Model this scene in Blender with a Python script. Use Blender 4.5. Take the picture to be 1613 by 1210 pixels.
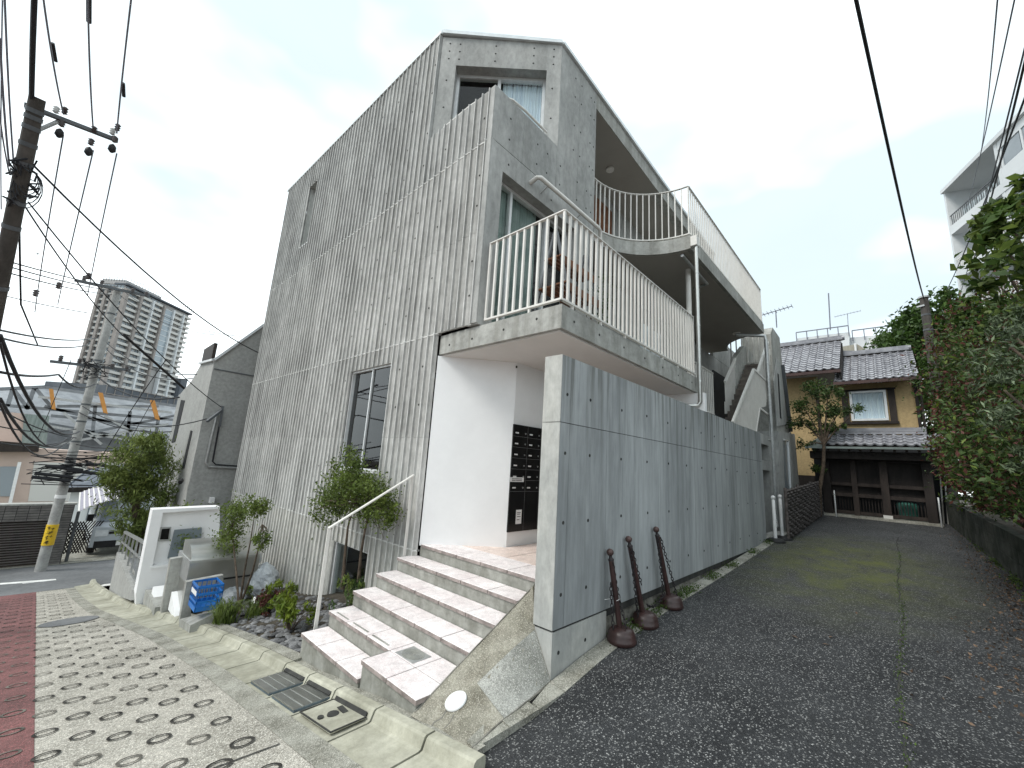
import bpy, math, random
import numpy as np
from mathutils import Vector, Matrix
random.seed(7); rng = np.random.default_rng(7)
S = bpy.context.scene; COL = S.collection
for o in list(bpy.data.objects): bpy.data.objects.remove(o)

# ---------------------------------------------------------------- camera
# world axes: X runs up the alley, Y down the street, Z up; the lens stands at (0, 0, EYE)
EYE = 1.62; FPX = 645.0; PPX, PPY = 806.5, 605.0
def _n(a): a = np.array(a, float); return a / np.linalg.norm(a)
_A = _n([1415-PPX, 770-PPY, FPX]); _B = _n([91-PPX, 688-PPY, FPX]); _B = _n(_B - _A*(_A@_B))
_Z = np.cross(_A, _B); _Z = _Z if _Z[1] < 0 else -_Z
RM = np.array([_A, _B, _Z])
def ray(px, py): return RM @ _n([px-PPX, py-PPY, FPX])
def at(px, py, X=None, Y=None, Z=None, D=None):
    """3-D point on the sight line of a measured photo pixel, on a given wall plane, level or at a distance"""
    r = ray(px, py)
    t = X/r[0] if X is not None else Y/r[1] if Y is not None else (Z-EYE)/r[2] if Z is not None else D
    return Vector((r[0]*t, r[1]*t, r[2]*t + EYE))
cam = bpy.data.cameras.new('camera'); co = bpy.data.objects.new('camera', cam); COL.objects.link(co)
cam.sensor_width = 36; cam.lens = 36*FPX/1613; cam.clip_start = 0.05; cam.clip_end = 2000
m = Matrix([[RM[i][0], -RM[i][1], -RM[i][2]] for i in range(3)]).to_4x4(); m.translation = (0, 0, EYE)
co.matrix_world = m; S.camera = co

# ---------------------------------------------------------------- world and sun (bright overcast)
SUN_DIR = Vector((-0.62, 0.18, 0.76)).normalized()
w = bpy.data.worlds.new('World'); S.world = w; w.use_nodes = True; nt = w.node_tree; nt.nodes.clear()
def N(nt, t, **k):
    n = nt.nodes.new(t)
    for a, b in k.items(): setattr(n, a, b)
    return n
sky = N(nt, 'ShaderNodeTexSky', sky_type='NISHITA', sun_disc=False)
sky.sun_elevation = math.asin(SUN_DIR.z); sky.sun_rotation = math.atan2(SUN_DIR.x, SUN_DIR.y)
hs = N(nt, 'ShaderNodeMix', data_type='RGBA', blend_type='MULTIPLY'); hs.inputs[0].default_value = 1
hs.inputs[7].default_value = (0.10, 0.10, 0.10, 1)
nt.links.new(sky.outputs[0], hs.inputs[6])
tc = N(nt, 'ShaderNodeTexCoord'); mp = N(nt, 'ShaderNodeMapping'); mp.inputs['Scale'].default_value = (1, 1, 2.2)
nt.links.new(tc.outputs['Generated'], mp.inputs[0])
n1 = N(nt, 'ShaderNodeTexNoise'); n1.inputs['Scale'].default_value = 2.1; n1.inputs['Detail'].default_value = 5; n1.inputs['Roughness'].default_value = .5
n2 = N(nt, 'ShaderNodeTexNoise'); n2.inputs['Scale'].default_value = 1.5; n2.inputs['Detail'].default_value = 4
nt.links.new(mp.outputs[0], n1.inputs[0]); nt.links.new(mp.outputs[0], n2.inputs[0])
r1 = N(nt, 'ShaderNodeValToRGB'); r1.color_ramp.elements[0].position = .36; r1.color_ramp.elements[1].position = .62
r1.color_ramp.elements[0].color = (.93, .93, .93, 1); r1.color_ramp.elements[1].color = (1, 1, 1, 1)
nt.links.new(n1.outputs[0], r1.inputs[0])
r2 = N(nt, 'ShaderNodeValToRGB')
r2.color_ramp.elements[0].position = .42; r2.color_ramp.elements[0].color = (.395, .46, .492, 1)
r2.color_ramp.elements[1].position = .74; r2.color_ramp.elements[1].color = (.97, 1.03, 1.04, 1)
nt.links.new(n2.outputs[0], r2.inputs[0])
cm = N(nt, 'ShaderNodeMix', data_type='RGBA'); nt.links.new(r1.outputs[0], cm.inputs[0])
nt.links.new(hs.outputs[2], cm.inputs[6]); nt.links.new(r2.outputs[0], cm.inputs[7])
bg = N(nt, 'ShaderNodeBackground'); bg.inputs[1].default_value = 1.0
nt.links.new(cm.outputs[2], bg.inputs[0]); nt.links.new(bg.outputs[0], N(nt, 'ShaderNodeOutputWorld').inputs[0])
sl = bpy.data.lights.new('sun', 'SUN'); sl.energy = 1.1; sl.angle = math.radians(22); sl.color = (1, .96, .9)
so = bpy.data.objects.new('sun', sl); COL.objects.link(so); so.rotation_euler = SUN_DIR.to_track_quat('Z', 'Y').to_euler()
V = S.view_settings; V.view_transform = 'Standard'; V.look = 'None'; V.exposure = 1.15; V.gamma = 1; V.use_curve_mapping = False
S.render.engine = 'CYCLES'

# ---------------------------------------------------------------- materials
MATS = {}
def mat(name, c1, c2=None, scale=3, rough=.75, bump=0, bscale=60, stretch=(1, 1, 1), streak=None, streak_c=(.1, .1, .09),
        metal=0, rnd=0, speck=None, spec=.3, detail=6, voro=False, moss=None, trans=0, island=0, fine=.2, lo=.36, hi=.64):
    """noise mix of two colours, optional vertical water streaks, specks of aggregate, moss and bump"""
    if name in MATS: return MATS[name]
    M = bpy.data.materials.new(name); M.use_nodes = True; t = M.node_tree; t.nodes.clear(); L = t.links.new
    out = N(t, 'ShaderNodeOutputMaterial'); p = N(t, 'ShaderNodeBsdfPrincipled'); L(p.outputs[0], out.inputs[0])
    p.inputs['Roughness'].default_value = rough; p.inputs['Metallic'].default_value = metal
    p.inputs['Specular IOR Level'].default_value = spec
    g = N(t, 'ShaderNodeNewGeometry'); c2 = c2 or tuple(x*.8 for x in c1)
    mp = N(t, 'ShaderNodeMapping'); mp.inputs['Scale'].default_value = stretch; L(g.outputs['Position'], mp.inputs[0])
    no = N(t, 'ShaderNodeTexNoise'); no.inputs['Scale'].default_value = scale; no.inputs['Detail'].default_value = detail
    no.inputs['Roughness'].default_value = .62; L(mp.outputs[0], no.inputs[0])
    r = N(t, 'ShaderNodeValToRGB'); r.color_ramp.elements[0].position = lo; r.color_ramp.elements[1].position = hi
    r.color_ramp.elements[0].color = (*c2, 1); r.color_ramp.elements[1].color = (*c1, 1); L(no.outputs[0], r.inputs[0])
    col = r.outputs[0]
    def mix(fac, a, b, mode='MIX'):
        mx = N(t, 'ShaderNodeMix', data_type='RGBA', blend_type=mode)
        for s, i in ((fac, 0), (a, 6), (b, 7)):
            if isinstance(s, (int, float)): mx.inputs[i].default_value = s
            elif isinstance(s, tuple): mx.inputs[i].default_value = (*s, 1)
            else: L(s, mx.inputs[i])
        return mx.outputs[2]
    def ramp(src, lo, hi, v0=0, v1=1):
        a = N(t, 'ShaderNodeMapRange'); a.inputs[1].default_value = lo; a.inputs[2].default_value = hi
        a.inputs[3].default_value = v0; a.inputs[4].default_value = v1; L(src, a.inputs[0]); return a.outputs[0]
    if streak:   # (amount, scale, z_top, reach)
        am, sc, zt, reach = streak
        m2 = N(t, 'ShaderNodeMapping'); m2.inputs['Scale'].default_value = (sc, sc, sc*.035); L(g.outputs['Position'], m2.inputs[0])
        s = N(t, 'ShaderNodeTexNoise'); s.inputs['Scale'].default_value = 1; s.inputs['Detail'].default_value = 4; L(m2.outputs[0], s.inputs[0])
        f = ramp(s.outputs[0], .44, .66)
        if reach:
            sp = N(t, 'ShaderNodeSeparateXYZ'); L(g.outputs['Position'], sp.inputs[0])
            h = ramp(sp.outputs[2], zt-reach, zt, .25, 1)
            q = N(t, 'ShaderNodeMath', operation='MULTIPLY'); L(f, q.inputs[0]); L(h, q.inputs[1]); f = q.outputs[0]
        q = N(t, 'ShaderNodeMath', operation='MULTIPLY'); L(f, q.inputs[0]); q.inputs[1].default_value = am
        col = mix(q.outputs[0], col, streak_c)
    if bump:     # fine mottling
        fn = N(t, 'ShaderNodeTexNoise'); fn.inputs['Scale'].default_value = 13 if scale < 5 else 30; fn.inputs['Detail'].default_value = 8; fn.inputs['Roughness'].default_value = .7; L(mp.outputs[0], fn.inputs[0])
        ff = ramp(fn.outputs[0], .3, .7, 1-fine, 1+fine); cx = N(t, 'ShaderNodeCombineColor'); [L(ff, cx.inputs[i]) for i in range(3)]
        col = mix(1.0, col, cx.outputs[0], 'MULTIPLY')
    hgt = None
    if speck:    # (scale, threshold, colour)
        vo = N(t, 'ShaderNodeTexVoronoi'); vo.inputs['Scale'].default_value = speck[0]; L(g.outputs['Position'], vo.inputs[0])
        sx = N(t, 'ShaderNodeSeparateColor'); L(vo.outputs['Color'], sx.inputs[0])
        f = ramp(sx.outputs[0], speck[1], 1.0)
        col = mix(f, col, speck[2]); f2 = ramp(sx.outputs[1], 0, 1, .72, 1.25)
        cx = N(t, 'ShaderNodeCombineColor'); [L(f2, cx.inputs[i]) for i in range(3)]
        col = mix(1.0, col, cx.outputs[0], 'MULTIPLY'); hgt = vo.outputs['Distance']
    if moss:     # (cx, cy, rx, ry, colour)
        sp = N(t, 'ShaderNodeVectorMath', operation='SUBTRACT'); sp.inputs[1].default_value = (moss[0], moss[1], 0); L(g.outputs['Position'], sp.inputs[0])
        sd = N(t, 'ShaderNodeVectorMath', operation='MULTIPLY'); sd.inputs[1].default_value = (1/moss[2], 1/moss[3], 0); L(sp.outputs[0], sd.inputs[0])
        ln = N(t, 'ShaderNodeVectorMath', operation='LENGTH'); L(sd.outputs[0], ln.inputs[0])
        f = ramp(ln.outputs['Value'], .1, 1.05, 1, 0)
        mn = N(t, 'ShaderNodeTexNoise'); mn.inputs['Scale'].default_value = 2.2; mn.inputs['Detail'].default_value = 9; mn.inputs['Roughness'].default_value = .75
        L(g.outputs['Position'], mn.inputs[0]); f3 = ramp(mn.outputs[0], .38, .62)
        q = N(t, 'ShaderNodeMath', operation='MULTIPLY'); L(f, q.inputs[0]); L(f3, q.inputs[1]); col = mix(q.outputs[0], col, moss[4])
    if rnd:
        oi = N(t, 'ShaderNodeObjectInfo'); f = ramp(oi.outputs['Random'], 0, 1, 1-rnd, 1+rnd)
        cx = N(t, 'ShaderNodeCombineColor'); [L(f, cx.inputs[i]) for i in range(3)]; col = mix(1.0, col, cx.outputs[0], 'MULTIPLY')
    if island:
        f = ramp(g.outputs['Random Per Island'], 0, 1, 1-island, 1+island)
        cx = N(t, 'ShaderNodeCombineColor'); [L(f, cx.inputs[i]) for i in range(3)]; col = mix(1.0, col, cx.outputs[0], 'MULTIPLY')
    L(col, p.inputs['Base Color'])
    if trans:
        tr = N(t, 'ShaderNodeBsdfTranslucent'); L(col, tr.inputs[0]); ms = N(t, 'ShaderNodeMixShader'); ms.inputs[0].default_value = trans
        L(p.outputs[0], ms.inputs[1]); L(tr.outputs[0], ms.inputs[2]); L(ms.outputs[0], out.inputs[0])
    if bump:
        b = N(t, 'ShaderNodeBump'); b.inputs['Strength'].default_value = bump; b.inputs['Distance'].default_value = .01
        if hgt is None:
            bn = N(t, 'ShaderNodeTexNoise'); bn.inputs['Scale'].default_value = bscale; bn.inputs['Detail'].default_value = 5; L(mp.outputs[0], bn.inputs[0]); hgt = bn.outputs[0]
        L(hgt, b.inputs['Height']); L(b.outputs[0], p.inputs['Normal'])
    MATS[name] = M; return M
def glass(name, tint=(.93, .96, .95), gl=.0):
    M = bpy.data.materials.new(name); M.use_nodes = True; t = M.node_tree; t.nodes.clear(); L = t.links.new
    out = N(t, 'ShaderNodeOutputMaterial'); tr = N(t, 'ShaderNodeBsdfTransparent'); tr.inputs[0].default_value = (*tint, 1)
    gs = N(t, 'ShaderNodeBsdfGlossy'); gs.inputs['Roughness'].default_value = .03; lw = N(t, 'ShaderNodeFresnel'); lw.inputs[0].default_value = 1.5
    a = N(t, 'ShaderNodeMath', operation='ADD'); a.inputs[1].default_value = gl; L(lw.outputs[0], a.inputs[0]); a.use_clamp = True
    ge = N(t, 'ShaderNodeNewGeometry'); fb = N(t, 'ShaderNodeMath', operation='SUBTRACT'); fb.inputs[0].default_value = 1; L(ge.outputs['Backfacing'], fb.inputs[1]); am = N(t, 'ShaderNodeMath', operation='MULTIPLY'); L(a.outputs[0], am.inputs[0]); L(fb.outputs[0], am.inputs[1]); a = am
    ms = N(t, 'ShaderNodeMixShader'); L(a.outputs[0], ms.inputs[0]); L(tr.outputs[0], ms.inputs[1]); L(gs.outputs[0], ms.inputs[2]); L(ms.outputs[0], out.inputs[0]); return M

K = {}
RK = dict(streak=(.5, 6, 9, 0), streak_c=(.215, .213, .2), rnd=.07, detail=10, fine=.2, lo=.36, hi=.66)
K['rib'] = mat('ribbed_concrete', (.53, .525, .505), (.32, .318, .305), 1.7, .85, .35, 45, (1, 1, .6), **RK)
K['rib_top'] = mat('weathered_ribbed_concrete', (.44, .44, .425), (.255, .255, .248), 1.7, .85, .35, 45, (1, 1, .6), **RK)
K['rib_low'] = mat('pale_ribbed_concrete', (.56, .55, .51), (.40, .395, .37), 1.7, .85, .35, 45, (1, 1, .6), **RK)
K['fin'] = mat('laitance_highlight_fin', (.80, .795, .77), (.48, .475, .46), 5, .85, .3, 60, (1, 1, .25), fine=.2)  # pale laitance, with the bright highlight of the rib edges put into the colour
K['con'] = mat('smooth_concrete', (.43, .43, .415), (.30, .305, .295), 1.3, .8, .15, 40, (1, 1, .5), streak=(.35, 4, 9, 0), streak_c=(.2, .2, .19), rnd=.04, detail=8)
K['wall'] = mat('blue_grey_concrete', (.41, .43, .435), (.27, .285, .29), 1.9, .7, .18, 60, (1, 1, .16), streak=(.7, 19, 2.62, .8), streak_c=(.07, .07, .055), rnd=.05, detail=9, fine=.16, lo=.38, hi=.62)
K['pillar'] = mat('end_face_concrete', (.46, .46, .43), (.36, .365, .35), 2.5, .75, .15, 60, (1, 1, .5), detail=8)
K['slab'] = mat('slab_concrete', (.42, .42, .395), (.29, .29, .27), 2.2, .8, .15, 60, streak=(.5, 9, 9, 0), streak_c=(.2, .195, .17), detail=9)
K['foot'] = mat('rough_footing', (.26, .25, .22), (.1, .095, .08), 6, .9, .8, 25)
K['white'] = mat('white_render', (.86, .86, .86), (.82, .82, .82), 2, .8, .3, 220, fine=.012)
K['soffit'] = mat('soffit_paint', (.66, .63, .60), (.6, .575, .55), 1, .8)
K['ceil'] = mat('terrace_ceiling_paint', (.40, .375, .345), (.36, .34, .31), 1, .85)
K['wm'] = mat('white_painted_steel', (.74, .72, .68), (.66, .64, .6), 5, .4, spec=.5)
K['al'] = mat('aluminium', (.74, .75, .75), (.66, .67, .67), 8, .35, metal=.25, spec=.5)
K['steel'] = mat('galvanised_steel', (.52, .53, .52), (.4, .41, .41), 14, .38, metal=.6)
K['stain'] = mat('brushed_stainless', (.6, .6, .57), (.5, .5, .48), 3, .28, metal=.9)
K['dark'] = mat('dark_interior', (.03, .032, .034), (.02, .02, .022), 2, .9)
K['hole'] = mat('dark_hole_grey', (.055, .055, .05), (.03, .03, .03), 9, .95)  # near-black grey shared by tie holes, slots, seams, mortar and print
K['curt'] = mat('pale_curtain', (.85, .9, .97), (.62, .69, .82), 2.2, .9, stretch=(9, 9, .3))
K['curt2'] = mat('grey_green_curtain', (.26, .31, .29), (.16, .2, .19), 2.2, .9, stretch=(9, 9, .3))
K['glass'] = glass('window_glass'); K['dglass'] = glass('dark_window_glass', (.25, .28, .28), .05)
K['tile'] = mat('pink_granite_tile', (.82, .775, .765), (.70, .625, .62), 2.2, .55, .12, 120, rnd=.04, speck=(420, .9, (.6, .5, .49)), detail=9)
K['tilee'] = mat('tile_edge', (.36, .305, .285), (.19, .16, .148), 9, .7, .3, 60)
K['ptile'] = mat('peach_landing_tile', (.78, .66, .6), (.7, .57, .51), 3, .4, .05, 100, rnd=.03, speck=(330, .8, (.55, .45, .4)))
K['riser'] = mat('riser_concrete', (.34, .34, .31), (.2, .2, .175), 4, .8, .3, 40, streak=(.3, 9, 9, 0), streak_c=(.15, .145, .12), detail=9)
K['apron'] = mat('apron_concrete', (.38, .36, .30), (.19, .18, .14), 3.2, .85, .6, 60, streak=(.5, 7, 9, 0), streak_c=(.12, .105, .075), speck=(210, .75, (.5, .47, .4)), detail=9)
K['apron2'] = mat('apron_repair', (.38, .38, .35), (.24, .24, .215), 3, .85, .5, 60, speck=(190, .7, (.55, .54, .5)))
K['gratb'] = mat('blue_grey_grating', (.13, .17, .20), (.08, .105, .125), 9, .5, metal=.3)
K['kerb'] = mat('kerb_concrete', (.43, .42, .345), (.27, .262, .205), 2.2, .8, .3, 70, rnd=.06, detail=9)
K['edge'] = mat('edging_concrete', (.36, .355, .31), (.17, .165, .135), 3.5, .85, .5, 50, speck=(160, .7, (.45, .43, .38)), detail=9)
K['street'] = mat('aggregate_concrete_road', (.43, .405, .355), (.25, .235, .20), 1.5, .85, .7, 60, speck=(130, .55, (.68, .65, .58)), detail=9)
K['red'] = mat('red_road_coating', (.20, .092, .088), (.125, .062, .06), 2, .8, .5, 60, speck=(130, .8, (.33, .12, .12)), detail=9)
K['asph'] = mat('coarse_asphalt', (.040, .042, .045), (.015, .016, .018), 1.4, .62, 1.0, 60, speck=(120, .84, (.34, .34, .33)), moss=(9.0, .75, 3.6, 1.6, (.105, .12, .016)), detail=9, spec=.4)
K['road'] = mat('grey_asphalt', (.17, .175, .18), (.12, .125, .13), 1.2, .8, .3, 60)
K['ring'] = mat('dark_ring_groove', (.05, .047, .042), (.015, .014, .012), 12, .95)
K['ringl'] = mat('worn_ring_groove', (.20, .185, .16), (.05, .048, .04), 18, .95)
K['paint'] = mat('white_road_paint', (.78, .78, .76), (.6, .6, .58), 9, .7)
K['soil'] = mat('dark_soil', (.07, .06, .045), (.03, .026, .02), 8, .95, .8, 30)
K['stone'] = mat('dark_bed_stone', (.19, .19, .19), (.09, .09, .095), 6, .75, .4, 40, island=.45)
K['brown'] = mat('brown_plastic', (.05, .024, .022), (.03, .015, .014), 6, .38, .05, 90, spec=.5)
K['ball'] = mat('brown_metallic_ball', (.11, .07, .065), (.08, .05, .045), 8, .3, metal=.3)
K['chain'] = mat('dark_chain', (.03, .025, .026), (.02, .018, .02), 8, .45)
K['blk'] = mat('black_rubber', (.02, .02, .021), (.013, .013, .014), 9, .55)
K['wpl'] = mat('white_plastic', (.8, .8, .8), (.7, .7, .69), 9, .5)
K['black'] = mat('black_gloss_panel', (.006, .006, .007), (.004, .004, .004), 5, .12, spec=.5)
K['gold'] = mat('gold_roof_cap', (.72, .75, .76), (.62, .65, .66), 5, .4, metal=.3)
K['tread'] = mat('brown_stair_tread', (.2, .17, .145), (.13, .11, .1), 4, .7)
K['wood'] = mat('brown_slat_wood', (.20, .085, .04), (.11, .045, .022), 6, .6, .2, 40)
K['pot'] = mat('grey_pot', (.2, .2, .2), None, 5, .7)
K['bark'] = mat('grey_brown_bark', (.12, .09, .065), (.05, .038, .028), 14, .9, .7, 40)
K['lf1'] = mat('bright_small_leaf', (.15, .20, .042), (.07, .105, .024), 4, .5, trans=.35, island=.45)
K['lf2'] = mat('deep_green_leaf', (.075, .125, .032), (.03, .055, .015), 3, .5, trans=.25, island=.45)
K['lf3'] = mat('maroon_leaf', (.17, .06, .048), (.065, .03, .022), 3, .5, trans=.25, island=.5)
K['lf4'] = mat('olive_leaf', (.15, .19, .11), (.05, .075, .035), 3, .42, trans=.15, island=.45)
K['lf5'] = mat('yellow_green_leaf', (.2, .25, .03), (.09, .14, .02), 4, .45, trans=.35, island=.4)
K['lf6'] = mat('feathery_green_leaf', (.21, .26, .07), (.10, .14, .035), 2, .6, trans=.3, island=.4)
K['ivy'] = mat('ivy_leaf', (.07, .125, .025), (.03, .06, .013), 2, .5, trans=.25, island=.4)
K['lit'] = mat('fallen_leaf', (.15, .10, .065), (.07, .045, .03), 9, .7, island=.6)
K['weed'] = mat('weed_leaf', (.09, .14, .03), (.045, .08, .018), 5, .6, trans=.3, island=.4)
K['ochre'] = mat('ochre_render', (.46, .34, .18), (.38, .28, .145), 1.2, .85, .2, 80)
K['dwood'] = mat('dark_stained_timber', (.026, .02, .017), (.012, .009, .008), 5, .6, .2, 40, stretch=(1, 1, .2))
K['dwood2'] = mat('weathered_timber', (.04, .03, .025), (.02, .015, .013), 5, .65, .2, 40, stretch=(1, 1, .2))
K['kawara'] = mat('grey_roof_tile', (.30, .30, .32), (.17, .17, .19), 5, .28, rnd=.18, spec=.7)
K['copper'] = mat('grey_green_sheet_metal', (.2, .24, .23), (.15, .18, .17), 3, .5)
K['block'] = mat('mossy_block_wall', (.085, .09, .078), (.03, .036, .026), 4, .9, .6, 30, rnd=.1, streak=(.5, 8, 9, 0), streak_c=(.02, .025, .018))
K['wick'] = mat('dark_wicker', (.12, .105, .10), (.045, .04, .038), 12, .8, .3, 40)
K['grey'] = mat('grey_plaster', (.37, .37, .355), (.32, .32, .305), .8, .85, .15, 90, streak=(.2, 3, 9, 0), streak_c=(.2, .2, .19))
K['pale'] = mat('pale_tower_concrete', (.62, .61, .58), (.54, .53, .5), .1, .8)
K['wbld'] = mat('white_building', (.68, .7, .71), (.6, .62, .63), .3, .8)
K['pink'] = mat('pink_beige_wall', (.56, .44, .38), (.48, .38, .33), .6, .85)
K['broof'] = mat('blue_grey_roof', (.12, .135, .16), (.08, .09, .11), 2, .6)
K['bwall'] = mat('grey_tile_wall', (.19, .18, .17), (.12, .115, .11), 5, .8, rnd=.15)
K['pole'] = mat('grey_utility_pole', (.40, .40, .385), (.28, .28, .27), 3, .8, .2, 40)
K['dpole'] = mat('dark_utility_pole', (.09, .08, .072), (.05, .045, .04), 3, .85, .3, 30, stretch=(1, 1, .2))
K['wire'] = mat('black_wire', (.025, .026, .03), None, 3, .6)
K['gwire'] = mat('grey_wire', (.2, .21, .25), None, 3, .6)
K['insul'] = mat('brown_insulator', (.1, .085, .08), (.06, .05, .05), 9, .4)
K['wins'] = mat('white_insulator', (.6, .6, .58), None, 9, .3)
K['yel'] = mat('yellow_sign', (.75, .5, .03), (.65, .42, .03), 8, .5)
K['blue'] = mat('blue_crate_plastic', (.02, .17, .52), (.015, .12, .4), 5, .4)
K['bag'] = mat('white_plastic_bag', (.72, .75, .77), (.5, .53, .56), 7, .35, .9, 14, trans=.3)
K['van'] = mat('silver_van_paint', (.50, .54, .58), (.45, .49, .52), 2, .25, spec=.6)
K['lamp'] = mat('headlight_lens', (.75, .78, .8), None, 5, .1)
K['orange'] = mat('orange_panel', (.65, .3, .08), (.55, .25, .07), 3, .7)
K['scaf'] = mat('scaffold_sheet', (.14, .155, .175), (.085, .095, .11), .35, .8, stretch=(1, 1, .3))
K['twin'] = mat('tower_window', (.28, .32, .35), (.14, .17, .19), .2, .15, spec=.6)
K['tcore'] = mat('tower_recess_wall', (.42, .41, .40), (.34, .335, .33), .2, .8)
K['tbrn'] = mat('tower_brown_pier', (.34, .31, .29), None, 1, .8)
K['bluw'] = mat('blue_tower_glass', (.36, .42, .46), (.25, .3, .34), .15, .15, spec=.6)
K['poly'] = mat('carport_sheet', (.45, .43, .52), (.36, .34, .42), 3, .3, trans=.3)
K['sframe'] = mat('pale_blue_steel', (.27, .285, .30), (.19, .2, .215), 2, .5)
K['frame'] = mat('dark_steel_frame', (.12, .13, .14), (.08, .085, .09), 2, .5)
K['cloth'] = mat('laundry_cloth', (.55, .6, .62), (.3, .36, .38), 3, .9)

# ---------------------------------------------------------------- mesh helpers
class MB:
    def __init__(s): s.v = []; s.f = []; s.sm = []
    def add(s, vs, fs, sm=False):
        k = len(s.v); s.v += [tuple(q) for q in vs]; s.f += [tuple(i+k for i in f) for f in fs]; s.sm += [sm]*len(fs); return s
    def box(s, a, b):
        x0, x1 = sorted((a[0], b[0])); y0, y1 = sorted((a[1], b[1])); z0, z1 = sorted((a[2], b[2]))
        return s.add([(x0,y0,z0),(x1,y0,z0),(x1,y1,z0),(x0,y1,z0),(x0,y0,z1),(x1,y0,z1),(x1,y1,z1),(x0,y1,z1)],
                     [(0,3,2,1),(4,5,6,7),(0,1,5,4),(1,2,6,5),(2,3,7,6),(3,0,4,7)])
    def bbox(s, a, b, c):   # box with its long edges bevelled by c
        x0, x1 = sorted((a[0], b[0])); y0, y1 = sorted((a[1], b[1])); z0, z1 = sorted((a[2], b[2]))
        pr = [(x0+c,y0),(x1-c,y0),(x1,y0+c),(x1,y1-c),(x1-c,y1),(x0+c,y1),(x0,y1-c),(x0,y0+c)]
        ins = [(x0+c,y0+c),(x1-c,y0+c),(x1-c,y0+c),(x1-c,y1-c),(x1-c,y1-c),(x0+c,y1-c),(x0+c,y1-c),(x0+c,y0+c)]
        vs = [(x,y,z0) for x,y in pr]+[(x,y,z1-c) for x,y in pr]+[(x,y,z1) for x,y in ins]
        fs = [tuple(range(7,-1,-1)), tuple(range(16,24))]
        for i in range(8):
            j = (i+1) % 8; fs += [(i,j,j+8,i+8),(i+8,j+8,j+16,i+16)]
        return s.add(vs, fs)
    def prism(s, pts, vec):
        pts = [Vector(p) for p in pts]; vec = Vector(vec); n = len(pts)
        nrm = Vector((0,0,0))
        for i in range(n): nrm += pts[i].cross(pts[(i+1) % n])
        if nrm.dot(vec) > 0: pts = pts[::-1]
        return s.add(pts+[p+vec for p in pts], [tuple(range(n)), tuple(range(2*n-1, n-1, -1))]+[(i, i+n, (i+1) % n+n, (i+1) % n) for i in range(n)])
    def tube(s, pts, r, n=6, cap=True, sm=True):
        pts = [Vector(p) for p in pts]; rs = r if isinstance(r, (list, tuple)) else [r]*len(pts); vs = []; a = None
        for i, p in enumerate(pts):
            d = (pts[min(i+1, len(pts)-1)]-pts[max(i-1, 0)]).normalized()
            if a is None: a = d.orthogonal().normalized()
            a = (a-d*a.dot(d)); a = a.normalized() if a.length > 1e-6 else d.orthogonal().normalized(); b = d.cross(a)
            for k in range(n):
                t = 2*math.pi*k/n; vs.append(p+(a*math.cos(t)+b*math.sin(t))*rs[i])
        fs = [(i*n+k, i*n+(k+1) % n, (i+1)*n+(k+1) % n, (i+1)*n+k) for i in range(len(pts)-1) for k in range(n)]
        s.add(vs, fs, sm)
        if cap: s.add(vs[:n], [tuple(range(n-1, -1, -1))]); s.add(vs[-n:], [tuple(range(n))])
        return s
    def bar(s, p, q, w, h=None):
        p, q = Vector(p), Vector(q); h = h or w; d = (q-p).normalized(); up = Vector((0,0,1))
        a = d.cross(up); a = a.normalized() if a.length > .05 else Vector((1,0,0)); b = d.cross(a).normalized(); vs = []
        for e in (p, q):
            for i, j in ((-1,-1),(1,-1),(1,1),(-1,1)): vs.append(e+a*i*w/2+b*j*h/2)
        return s.add(vs, [(0,1,2,3),(7,6,5,4),(0,4,5,1),(1,5,6,2),(2,6,7,3),(3,7,4,0)])
    def lathe(s, c, prof, n=20, axis=(0,0,1)):
        c = Vector(c); q = Vector((0,0,1)).rotation_difference(Vector(axis)); vs = []
        for r, z in prof:
            for k in range(n): t = 2*math.pi*k/n; vs.append(c+q@Vector((r*math.cos(t), r*math.sin(t), z)))
        m = len(prof); s.add(vs, [(i*n+k, i*n+(k+1) % n, (i+1)*n+(k+1) % n, (i+1)*n+k) for i in range(m-1) for k in range(n)], True)
        s.add(vs[:n], [tuple(range(n-1,-1,-1))]); s.add(vs[-n:], [tuple(range(n))]); return s
    def build(s, name, m, par=None, **k):
        me = bpy.data.meshes.new(name); me.from_pydata(s.v, [], s.f); me.materials.append(K[m] if isinstance(m, str) else m)
        me.polygons.foreach_set('use_smooth', s.sm); me.update()
        return link(name, me, par, **k)
def link(name, me, par=None, label=None, cat=None, group=None, kind=None, loc=None):
    o = bpy.data.objects.new(name, me); COL.objects.link(o)
    if loc is not None: o.location = loc
    if par is not None:
        o.parent = par
        if par.data is None: o.matrix_parent_inverse = Matrix.Translation(-Vector(par.location))
    tag(o, label, cat, group, kind); return o
def tag(o, label=None, cat=None, group=None, kind=None):
    for a, b in (('label', label), ('category', cat), ('group', group), ('kind', kind)):
        if b: o[a] = b
    return o
def thing(name, label, cat, loc=(0,0,0), group=None, kind=None):
    o = bpy.data.objects.new(name, None); COL.objects.link(o); o.location = loc; o.empty_display_size = .2
    return tag(o, label, cat, group, kind)
def copy_tree(o, delta, label=None, par=None, rotz=0):
    c = o.copy(); COL.objects.link(c)
    if par is None:
        c.location = Vector(o.location)+Vector(delta); c.rotation_euler.z += rotz
        if label: c['label'] = label
    else: c.parent = par
    for ch in o.children: copy_tree(ch, None, None, c)
    return c
def dup_part(o, par, delta):
    c = o.copy(); COL.objects.link(c); c.parent = par; c.location = Vector(o.location)+Vector(delta)
    for ch in o.children:
        d = ch.copy(); COL.objects.link(d); d.parent = c
    return c
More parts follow.
